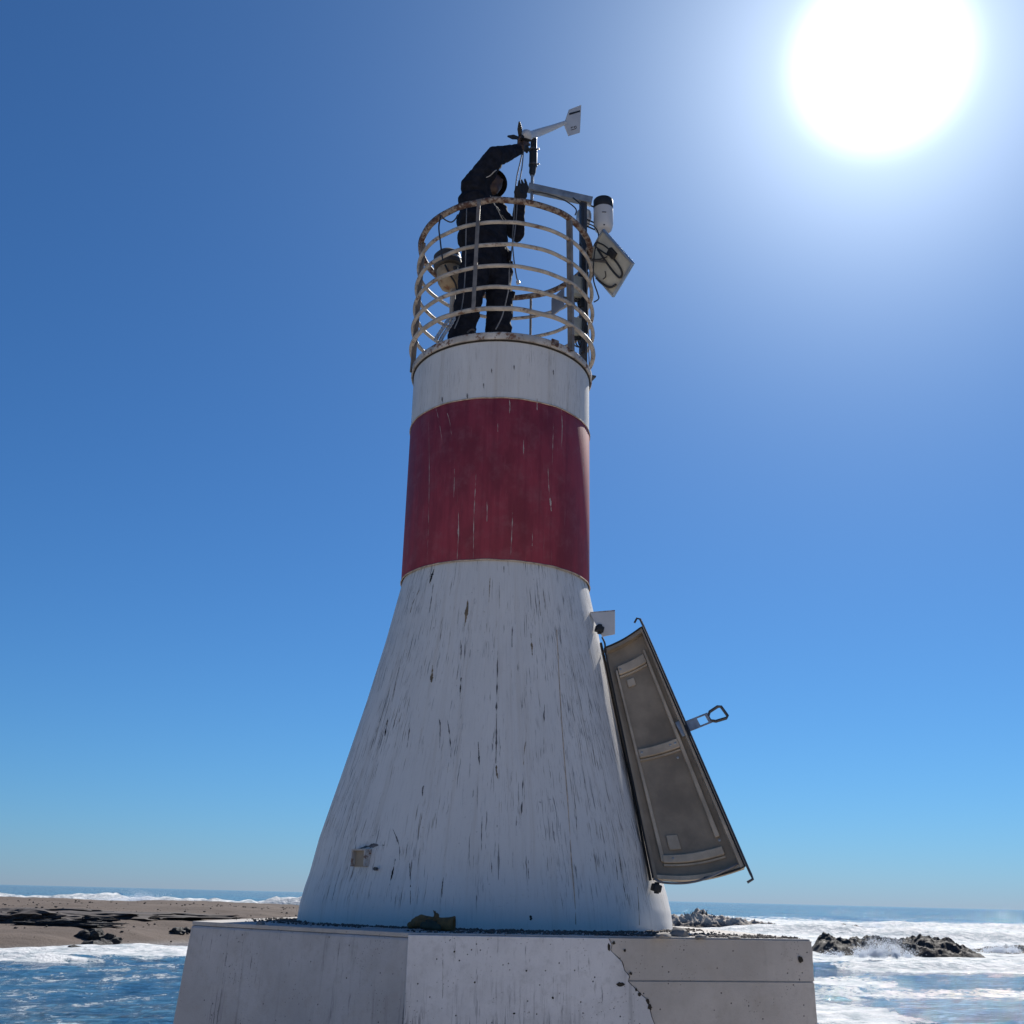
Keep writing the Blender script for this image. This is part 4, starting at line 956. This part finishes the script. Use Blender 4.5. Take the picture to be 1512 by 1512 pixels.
# boxes on the mast
def gbox(px0, py0, px1, py1, Y, depth, name, label, mat):
    a = at(px0, py0, Y); b = at(px1, py1, Y); c = (a + b) / 2; wd = abs(b.x - a.x); h = abs(a.z - b.z)
    t = thing(name, (c.x, c.y, c.z - h / 2), label, 'box', 'boxes on the mast')
    mb = MB(); mb.box(c, (wd, depth, h), Matrix.Rotation(.25, 3, 'Z'), .006); mb.build('body', mat, t)
    mb = MB(); mb.box(c + Vector((0, -depth / 2 - .004, h * .02)), (wd * .92, .012, h * .9), Matrix.Rotation(.25, 3, 'Z'), .004); mb.build('lid', mat, t)
    mb = MB(); p = c + Vector((0, 0, -h / 2))
    for i in range(4): q = p + Vector((wd * (-.3 + .2 * i), 0, 0)); mb.tube([q, q - Vector((0, 0, .028))], .010, 8)
    o = mb.build('cable_gland', MAT['black'], t); o['kind'] = 'stuff'
    for i in range(3):
        q = p + Vector((wd * (-.3 + .25 * i), 0, -.02)); mb = MB(); mb.tube(smooth_path([q, q + Vector((.01, 0, -.05)), q + Vector((.05, -.01, -.07 - .01 * i)), Vector((mx - .01, my - .03, q.z - .02 + .02 * i))], 5), .005, 6); mb.build('cable', MAT['cable'], t)
    return t, c, wd, h
t, c, wd, h = gbox(838, 411, 859, 441, MY - .01, .08, 'logger_box', 'grey-green plastic logger box on the middle of the mast', MAT['plastic_grey'])
mb = MB(); mb.tube([c + Vector((-.03, 0, h / 2)), c + Vector((-.03, 0, h / 2 + .06))], .006, 6); mb.build('antenna', MAT['black'], t)
gbox(843, 472, 858, 497, MY - .02, .07, 'battery_box', 'weathered grey box low on the mast above the rim', MAT['plastic_grey'])
fp = [at(x, y, MY + dy) for x, y, dy in ((814, 441, .03), (832, 425, -.05), (832, 453, -.05), (814, 467, .03))]
small = thing('small_panel', fp[3], 'small pale square panel left of the logger box', 'panel')
nn_ = (fp[1] - fp[0]).cross(fp[3] - fp[0]).normalized()
mb = MB(); mb.prism(fp, nn_ * .012); mb.build('plate', MAT['alu'], small, False, bevel=.002)
mb = MB(); mb.tube([fp[1].lerp(fp[2], .5), Vector((mx, my, fp[1].lerp(fp[2], .5).z))], .008, 6); mb.tube([fp[3] + Vector((-.03, 0, .015)), fp[3] + Vector((.01, 0, .015))], .008, 6); mb.build('bracket', MAT['darksteel'], small)

# wind monitor on the boom end
wx = at(785, 277, MY - .03); WX, WY = wx.x, wx.y
wtop = at(788, 206, WY)
wind = thing('wind_monitor', (WX, WY, wx.z + .03), 'white propeller wind monitor with tail fin above the boom end', 'wind monitor')
mb = MB(); mb.tube([at(785, 300, WY), at(786, 258, WY)], .012, 10); mb.build('pipe', MAT['galv'], wind)
sv = [at(786, 259, WY), at(786, 255, WY), at(787, 246, WY), at(787, 244, WY), at(787.5, 226, WY), at(788, 223, WY), at(788, 205, WY)]
mb = MB(); mb.tube(sv, [.016, .026, .027, .031, .031, .025, .025], 16); mb.build('sleeve', MAT['black'], wind)
for (x, y) in ((787, 222), (787, 244)):
    q = at(x, y, WY); mb = MB(); mb.lathe([(.027, -.008), (.034, -.007), (.034, .007), (.027, .008)], q, 16); mb.tube([q + Vector((.02, -.01, 0)), q + Vector((.05, -.02, .0))], .006, 6); mb.build('clamp_ring', MAT['darksteel'], wind)
mb = MB(); mb.lathe([(.024, -.02), (.026, -.015), (.026, .02), (.02, .03)], at(788, 204, WY), 16); mb.build('bearing', MAT['plastic'], wind)
nose = at(777, 201, WY - .10); body0 = at(786, 199, WY - .02); body1 = at(835, 181, WY + .16)
bd = (body1 - body0).normalized()
mb = MB(); mb.tube([nose + bd * .02, body0, at(795, 196, WY + .03), at(815, 189, WY + .095), body1], [.030, .031, .031, .024, .016], 20); mb.build('body', MAT['plastic'], wind)
mb = MB(); mb.lathe([(.001, -.054), (.027, -.047), (.045, -.026), (.051, 0), (.046, .022), (.030, .040)], nose, 24, bd); mb.build('nose_cone', MAT['plastic'], wind)
# tail fin, polygon in the vertical plane of the body
fnrm = bd.cross(Vector((0, 0, 1))).normalized()
def fin_pt(x, y, off=0): return at_plane(x, y, body1, fnrm) + fnrm * off
mb = MB(); mb.prism([fin_pt(x, y, -.004) for x, y in ((833, 182), (840, 162), (858, 155), (856, 196), (839.5, 201), (834, 187))], fnrm * .008); fin = mb.build('tail_fin', MAT['plastic'], wind, False, bevel=.0015)
fs_ = 1 if fnrm.dot(CAM - body1) > 0 else -1
mb = MB(); mb.prism([fin_pt(x, y, fs_ * .0045) for x, y in ((840, 167.5), (856, 163.2), (856, 165.6), (840, 170.6))], fnrm * fs_ * .0008); mb.build('stripe', MAT['black'], fin, False)
def stroke(mb, pts): mb.tube([fin_pt(x, y, fs_ * .0052) for x, y in pts], .0026, 5)
mb = MB(); stroke(mb, [(842.5, 188.6), (846, 188)]); stroke(mb, [(842.5, 192.6), (848.5, 191), (850.8, 189), (850, 186.6), (848, 187), (847.5, 189.5)]); stroke(mb, [(843, 188.8), (843, 190)]); mb.build('mark', MAT['black'], fin)
# propeller
hubp = nose - bd * .075; mb = MB(); mb.lathe([(.003, -.03), (.016, -.02), (.022, 0), (.022, .03)], hubp, 16, bd); hub = mb.build('hub', MAT['black'], wind)
pu = bd.orthogonal().normalized(); pv = bd.cross(pu)
for i in range(4):
    q = rad(32 + 90 * i); d = pu * math.cos(q) + pv * math.sin(q); s = bd.cross(d); tw = (s * .8 + bd * .6).normalized()
    mb = MB(); mb.add([hubp + d * .015 - tw * .012, hubp + d * .015 + tw * .012, hubp + d * .07 + tw * .020, hubp + d * .125 + tw * .006, hubp + d * .125 - tw * .006, hubp + d * .07 - tw * .018], [(0, 1, 2, 3, 4, 5)])
    n0 = tw.cross(d) * .003; V = list(mb.v); mb = MB(); mb.prism(V, n0); mb.build('blade', MAT['black'], wind, False)

# cables hanging from the raised hand
cb = thing('signal_cable', at(765, 418, MY - .05), 'pair of thin grey cables hanging from the raised hand to a white plug', 'cable')
mb = MB(); mb.tube(smooth_path([at(x, y, MY - .14) for x, y in ((772, 222), (768, 240), (763, 262), (760, 290), (759, 320), (757, 345), (757, 362), (759, 385), (762, 405), (764, 414))], 4), .0052, 6); mb.build('strand', MAT['cable_grey'], cb)
mb = MB(); mb.tube(smooth_path([at(x, y, MY - .15) for x, y in ((773, 222), (771, 245), (767, 270), (764, 295), (762, 325), (759, 350), (756, 365), (754, 385), (752, 400))], 4), .0052, 6); mb.build('strand', MAT['cable_grey'], cb)
p = at(765, 417, MY - .14); mb = MB(); mb.lathe([(.006, -.012), (.014, -.010), (.015, .010), (.007, .014)], p, 12, (.3, 0, -1)); mb.build('plug', MAT['plastic'], cb)
# long cable beside the man's legs
cb = thing('slack_cable', at(684, 490, 6.2), 'pale slack cable running down before the left leg to the deck', 'cable')
mb = MB(); mb.tube(smooth_path([at(x, y, 6.16) for x, y in ((689, 308), (688, 350), (687, 400), (684, 440), (679, 465), (671, 485))], 5), .0042, 6); mb.build('strand', MAT['cable_grey'], cb)
cb = thing('slack_cable', at(735, 486, 6.2), 'pale cable curving over the right leg to the deck', 'cable')
mb = MB(); mb.tube(smooth_path([at(x, y, 6.2) for x, y in ((752, 400), (751, 425), (747, 445), (741, 468), (732, 486))], 5), .0042, 6); mb.build('strand', MAT['cable_grey'], cb)
cb = thing('black_cable', at(651, 370, 6.3), 'black cable tied to the top rail and drooping to the lantern', 'cable')
mb = MB(); mb.tube(smooth_path([at(x, y, 6.2) for x, y in ((651, 318), (648, 335), (650, 355), (652, 372), (654, 385))], 5), .006, 6); mb.tube(smooth_path([at(x, y, 6.16) for x, y in ((651, 319), (658, 325), (666, 328), (672, 324), (676, 317))], 5), .005, 6); mb.build('strand', MAT['cable'], cb)
mb = MB(); mb.tube(smooth_path([at(x, y, 6.12) for x, y in ((690, 491), (695, 487), (700, 487), (702, 492))], 5), .006, 6); o = mb.build('wire_loop', MAT['cable']); tag(o, 'small dark wire loop on the platform rim between the boots', 'wire')

# lantern at the left rear
LY = 6.86; lb = at(667, 424, LY); lan = thing('marine_lantern', (lb.x, lb.y, ZP), 'beige enamel marine lantern with black hood on a post at the left of the platform', 'lantern')
axl = Vector((-.16, 0, 1)).normalized(); l0 = lb + Vector((-.005, 0, .0))
mb = MB(); mb.lathe([(.04, -.02), (.075, 0), (.095, .05), (.098, .10), (.093, .15), (.085, .16)], l0, 28, axl); mb.build('body', MAT['beige'], lan)
mb = MB(); mb.lathe([(.085, .161), (.11, .17), (.112, .20), (.10, .235), (.105, .24), (.102, .275), (.07, .305), (.02, .315)], l0, 28, axl); mb.build('hood', MAT['hood'], lan)
mb = MB(); mb.lathe([(.108, .205), (.113, .215), (.108, .228)], l0, 28, axl); mb.build('lens_band', MAT['alu'], lan)
mb = MB(); mb.tube([Vector((lb.x + .02, lb.y, ZP)), l0 + Vector((.015, 0, -.0))], .022, 10); mb.build('stem', MAT['rail'], lan)
mb = MB(); mb.tube(smooth_path([at(657, 391, LY - .11), at(664, 405, LY - .115), at(672, 418, LY - .10), at(675, 432, LY - .06)], 5), .007, 6); mb.build('strap', MAT['black'], lan)
mb = MB(); q = at(672, 396, LY - .105); mb.lathe([(.020, 0), (.018, .006)], q, 12, (0.3, -1, .1)); mb.build('vent', MAT['darksteel'], lan)
# coil of chain on the deck
mb = MB(); ch = thing('chain', at(660, 485, 6.4), 'silvery chain hung from the lowest rail down to the rim at the left', 'chain')
cpts = smooth_path([at(x, y, 6.3) for x, y in ((667, 469), (662, 478), (656, 487), (650, 496), (647, 502))], 4)
for i in range(len(cpts) - 1):
    p = cpts[i]; t = (cpts[i + 1] - p).normalized(); s = t.cross(Vector((0, 1, 0))).normalized() if i % 2 else t.cross(Vector((1, .3, 0))).normalized()
    for rep in range(2):
        o2 = Vector((.016 * (rep * 2 - 1), .01 * rep, 0)); mb = MB(); mb.tube([p + o2 + t * (.018 * math.cos(q)) + s * (.011 * math.sin(q)) for q in [k * math.pi / 4 for k in range(8)]], .0042, 5, True); mb.build('link', MAT['alu'], ch)

# ---------------------------------------------------------------- the man at the rail
def person():
    t = thing('person', (at(712, 500, 6.55).x, 6.55, ZP), 'person in dark work clothes and hat reaching up to hold the wind monitor', 'person')
    caps = []   # (a, b, ra, rb, tag)
    def J(x, y, Y): return at(x, y, Y)
    def cap(a, b, ra, rb, tg='cloth'): caps.append((Vector(a), Vector(b), ra, rb, tg))
    yc = 6.60
    pel = J(716, 392, yc); waist = J(714, 358, yc); chest = J(711, 318, yc); up = J(707, 290, yc)
    cap(J(703, 394, yc - .07), J(733, 394, yc + .07), .108, .108); cap(J(702, 376, yc - .06), J(733, 380, yc + .06), .105, .105)
    cap(J(700, 352, yc - .06), J(727, 352, yc + .06), .118, .110); cap(J(699, 325, yc - .07), J(723, 325, yc + .08), .122, .112)
    cap(J(700, 300, yc - .08), J(716, 298, yc + .10), .118, .105); cap(J(704, 285, yc - .05), J(712, 285, yc + .10), .105, .095)
    cap(pel, chest, .13, .13); cap(J(729, 370, yc), J(736, 330, yc), .085, .06)
    # neck and head
    neck = J(709, 280, yc - .01); head = J(719, 275, yc - .03)
    cap(neck, head, .062, .06, 'skin'); cap(head + Vector((-.01, 0, .01)), head + Vector((.035, -.01, .02)), .088, .082, 'skin')
    cap(head + Vector((.03, -.03, -.045)), head + Vector((.055, -.035, -.05)), .05, .042, 'skin')       # jaw
    fw = Vector((.86, -.36, .35)).normalized()
    cap(head + fw * .085 + Vector((0, 0, -.01)), head + fw * .125 + Vector((0, 0, -.022)), .013, .016, 'skin')   # nose
    cap(head + fw * .09 + Vector((0, -.025, -.055)), head + fw * .09 + Vector((0, .015, -.05)), .012, .012, 'skin')  # lips
    cap(head + Vector((-.02, -.09, 0)), head + Vector((-.028, -.095, -.03)), .018, .014, 'skin')    # ear
    # raised near arm
    sh = J(699, 277, yc - .13); el = J(731, 232, yc - .16); wr = J(761, 222, yc - .02)
    cap(J(705, 288, yc - .08), sh, .10, .085); cap(sh, el, .092, .070); cap(el, wr, .068, .046)
    cap(J(700, 285, yc - .10), J(715, 256, yc - .14), .092, .072)
    # hand on the wind monitor
    hc = J(768, 218, yc + .01); cap(wr, hc, .030, .034, 'skin'); cap(hc + Vector((-.005, .02, .015)), hc + Vector((.01, -.02, -.01)), .032, .03, 'skin')
    for k, (x0, y0, x1, y1, x2, y2, dy) in enumerate(((769, 212, 774, 207, 779, 209, -.02), (771, 215, 778, 211, 782, 214, -.005), (772, 219, 778, 217, 781, 221, .01), (771, 222, 776, 222, 778, 225, .025))):
        a, b, c = J(x0, y0, yc + dy), J(x1, y1, yc + dy + .02), J(x2, y2, yc + dy + .05)
        cap(a, b, .0135, .012, 'glove' if k > 1 else 'skin'); cap(b, c, .012, .010, 'glove' if k > 1 else 'skin')
    cap(J(766, 214, yc - .01), J(766, 206, yc - .04), .014, .012, 'skin'); cap(J(766, 206, yc - .04), J(769, 201, yc - .05), .012, .010, 'skin')
    # far arm, elbow down, hand up at the cables
    s2 = J(722, 292, yc + .13); e2_ = J(763, 345, yc + .10); w2 = J(767, 303, yc + .02)
    cap(J(712, 298, yc + .1), s2, .10, .085); cap(s2, J(742, 325, yc + .13), .08, .068); cap(J(742, 325, yc + .13), e2_, .066, .054); cap(e2_, w2, .052, .036)
    h2 = J(770, 290, yc + .01); cap(w2, h2, .034, .036, 'glove'); cap(h2 + Vector((-.02, 0, .0)), h2 + Vector((.015, 0, .01)), .03, .03, 'glove')
    for (x0, y0, x1, y1, x2, y2, dy) in ((766, 283, 766, 274, 767, 267, -.02), (770, 281, 772, 272, 770, 266, 0), (774, 281, 777, 272, 775, 265, .02), (776, 285, 779, 278, 777, 271, .035)):
        a, b, c = J(x0, y0, yc + dy), J(x1, y1, yc + dy), J(x2, y2, yc + dy - .01); cap(a, b, .0135, .012, 'glove'); cap(b, c, .012, .0095, 'glove')
    a, b, c = J(764, 291, yc - .01), J(761, 284, yc - .03), J(763, 276, yc - .035); cap(a, b, .015, .013, 'glove'); cap(b, c, .013, .010, 'glove')
    # legs
    for (hx, hy, hY, kx, ky, kY, fx, fY) in ((702, 398, yc - .07, 692, 446, yc - .12, 677, yc - .08), (734, 400, yc + .06, 738, 448, yc + .02, 735, yc + .06)):
        hp_ = J(hx, hy, hY); kn = J(kx, ky, kY); ankx = J(fx, 520, fY).x; ank = Vector((ankx, fY, ZP + .09))
        cap(hp_, kn, .110, .090); cap(kn, kn.lerp(ank, .45) + Vector((0, .01, 0)), .090, .088); cap(kn.lerp(ank, .4), ank + Vector((0, 0, .04)), .090, .088)
        cap(ank + Vector((0, 0, -.03)), ank + Vector((.0, 0, -.045)), .05, .045, 'boot'); cap(ank + Vector((-.03, .01, -.052)), ank + Vector((.15, -.05, -.058)), .038, .034, 'boot')
    # one continuous surface
    mb = MB()
    for a, b, ra, rb, _ in caps:
        d = b - a; L = max(d.length, 1e-4); d = d / L; pr = []
        for i in range(7): q = -math.pi / 2 + math.pi / 2 * i / 6; pr.append((ra * math.cos(q), ra * math.sin(q)))
        for i in range(7): q = math.pi / 2 * i / 6; pr.append((rb * math.cos(q), L + rb * math.sin(q)))
        mb.lathe(pr, a, 20, d)
    tmp = mb.build('body', MAT['cloth'], None, False)
    rm = tmp.modifiers.new('r', 'REMESH'); rm.mode = 'VOXEL'; rm.voxel_size = .0075
    sm = tmp.modifiers.new('s', 'SMOOTH'); sm.factor = .5; sm.iterations = 3
    dg = bpy.context.evaluated_depsgraph_get(); me = bpy.data.meshes.new_from_object(tmp.evaluated_get(dg)); bpy.data.objects.remove(tmp)
    n = len(me.vertices); co = np.empty(n * 3); me.vertices.foreach_get('co', co); co = co.reshape(-1, 3)
    nr = np.empty(n * 3); me.vertices.foreach_get('normal', nr); nr = nr.reshape(-1, 3)
    names = ['cloth', 'skin', 'glove', 'boot']; dist = np.full((n, 4), 9.0)
    for a, b, ra, rb, tg in caps:
        a = np.array(a); b = np.array(b); d = b - a; L2 = max(d @ d, 1e-9); u = np.clip(((co - a) @ d) / L2, 0, 1)
        ds = np.linalg.norm(co - (a + u[:, None] * d), axis=1) - (ra + (rb - ra) * u); k = names.index(tg); dist[:, k] = np.minimum(dist[:, k], ds)
    cls = dist.argmin(1)
    for i in range(n):                                       # folds in the cloth
        if cls[i] == 0:
            p = Vector(co[i]); f = mnoise.ridged_multi_fractal(Vector((p.x * 7, p.y * 7, p.z * 11)), .9, 2.1, 3, .9, 2.0) - 1.0 + .6 * mnoise.noise(p * 16)
            co[i] += nr[i] * (.006 + .012 * f)
    co -= np.array(t.location); me.vertices.foreach_set('co', co.reshape(-1))
    me.materials.clear()
    for k in ('cloth', 'skin', 'glovecuff', 'boot'): me.materials.append(MAT[k])
    fi = np.array([cls[p.vertices[0]] for p in me.polygons], dtype=np.int32); me.polygons.foreach_set('material_index', fi); me.shade_smooth()
    o = bpy.data.objects.new('body', me); COL.objects.link(o); o.parent = t
    # hat with brim, tilted back
    hd = Vector((-.05, .42, .9)).normalized(); hc_ = head + Vector((.02, .02, .045))
    mb = MB(); mb.lathe([(.128, -.022), (.132, -.015), (.126, -.006), (.098, .004), (.097, .05), (.088, .085), (.055, .105), (.01, .110)], hc_, 32, hd, cap=False)
    mb.lathe([(.126, -.024), (.098, -.004), (.092, .04)], hc_, 32, hd, cap=False); mb.build('hat', MAT['cloth2'], t)
    mb = MB(); mb.tube(smooth_path([at(718, 262, yc - .21), at(724, 259, yc - .22), at(729, 254, yc - .24), at(733, 251, yc - .23)], 5), .0035, 5); mb.build('hat_cord', MAT['cord'], t)
    mb = MB(); mb.tube(smooth_path([at(724, 289, yc - .16), at(728, 296, yc - .17), at(734, 308, yc - .16), at(740, 320, yc - .14), at(745, 328, yc - .10)], 5), .0025, 5); mb.build('neck_cord', MAT['cord'], t)
    for (x, y, s_) in ((752, 378, 1.0), (755, 392, .8)):
        p = at(x, y, yc - .02); mb = MB(); mb.box(p, (.022 * s_, .04, .075 * s_), Matrix.Rotation(.15, 3, 'Y'), .008); mb.build('tool_pouch', MAT['cloth2'], t)
    p = at(756, 437, yc + .03); mb = MB(); mb.box(p, (.035, .05, .06), Matrix.Rotation(.3, 3, 'Y'), .008); mb.build('pocket_flap', MAT['cloth'], t)
person()

# ---------------------------------------------------------------- work glove left on the ledge
def glove():
    Yg = 5.30
    t = thing('work_glove', (at(640, 1372, Yg).x, Yg, ZL), 'crumpled brown and green work glove lying on the ledge at the tower foot', 'glove')
    def G(x, y, dy=0): 
        p = at(x, y, Yg + dy); return p
    def blob(parts, name, mat, vox=.005):
        mb = MB()
        for a, b, ra, rb in parts:
            d = b - a; L = max(d.length, 1e-4); d /= L; pr = [(ra * math.cos(q), ra * math.sin(q)) for q in [-math.pi / 2 + math.pi / 2 * i / 6 for i in range(7)]] + [(rb * math.cos(q), L + rb * math.sin(q)) for q in [math.pi / 2 * i / 6 for i in range(7)]]
            mb.lathe(pr, a, 16, d)
        tmp = mb.build(name, mat, None, False); rm = tmp.modifiers.new('r', 'REMESH'); rm.mode = 'VOXEL'; rm.voxel_size = vox
        sm = tmp.modifiers.new('s', 'SMOOTH'); sm.iterations = 2
        me = bpy.data.meshes.new_from_object(tmp.evaluated_get(bpy.context.evaluated_depsgraph_get())); bpy.data.objects.remove(tmp)
        for v in me.vertices:
            p = v.co; f = mnoise.ridged_multi_fractal(p * 28, .9, 2.1, 3, .9, 2.0) - 1; v.co = p + v.normal * .004 * f - t.location
            v.co.z = max(v.co.z, .001)
        me.materials.clear(); me.materials.append(mat); me.shade_smooth(); o = bpy.data.objects.new(name, me); COL.objects.link(o); o.parent = t
    blob([(G(612, 1362), G(622, 1358), .020, .024), (G(606, 1366, .02), G(612, 1366, .02), .016, .018), (G(622, 1358, .01), G(640, 1362), .022, .024), (G(614, 1364, -.02), G(630, 1366, -.02), .017, .018)], 'fingers', MAT['glove'])
    blob([(G(625, 1367, -.035), G(648, 1370, -.03), .018, .016), (G(632, 1362, -.02), G(642, 1366, -.025), .016, .018)], 'palm', MAT['glove_green'])
    blob([(G(640, 1364), G(645, 1352), .017, .012), (G(645, 1352), G(640, 1345), .012, .004), (G(648, 1358), G(652, 1356), .010, .006)], 'thumb', MAT['glove'], .004)
    c0 = G(645, 1366); c1 = G(671, 1367, -.01); axg = (c1 - c0).normalized(); L = (c1 - c0).length
    mb = MB(); mb.lathe([(.024, 0), (.033, L * .3), (.036, L * .7), (.042, L), (.036, L - .002), (.030, L * .5)], c0 + Vector((0, 0, .004)), 20, axg, cap=False)
    for i, v in enumerate(mb.v): mb.v[i] = Vector((v.x, v.y, max(v.z + .006 * mnoise.noise(v * 22), ZL + .001)))
    mb.build('cuff', MAT['glove'], t)
glove()
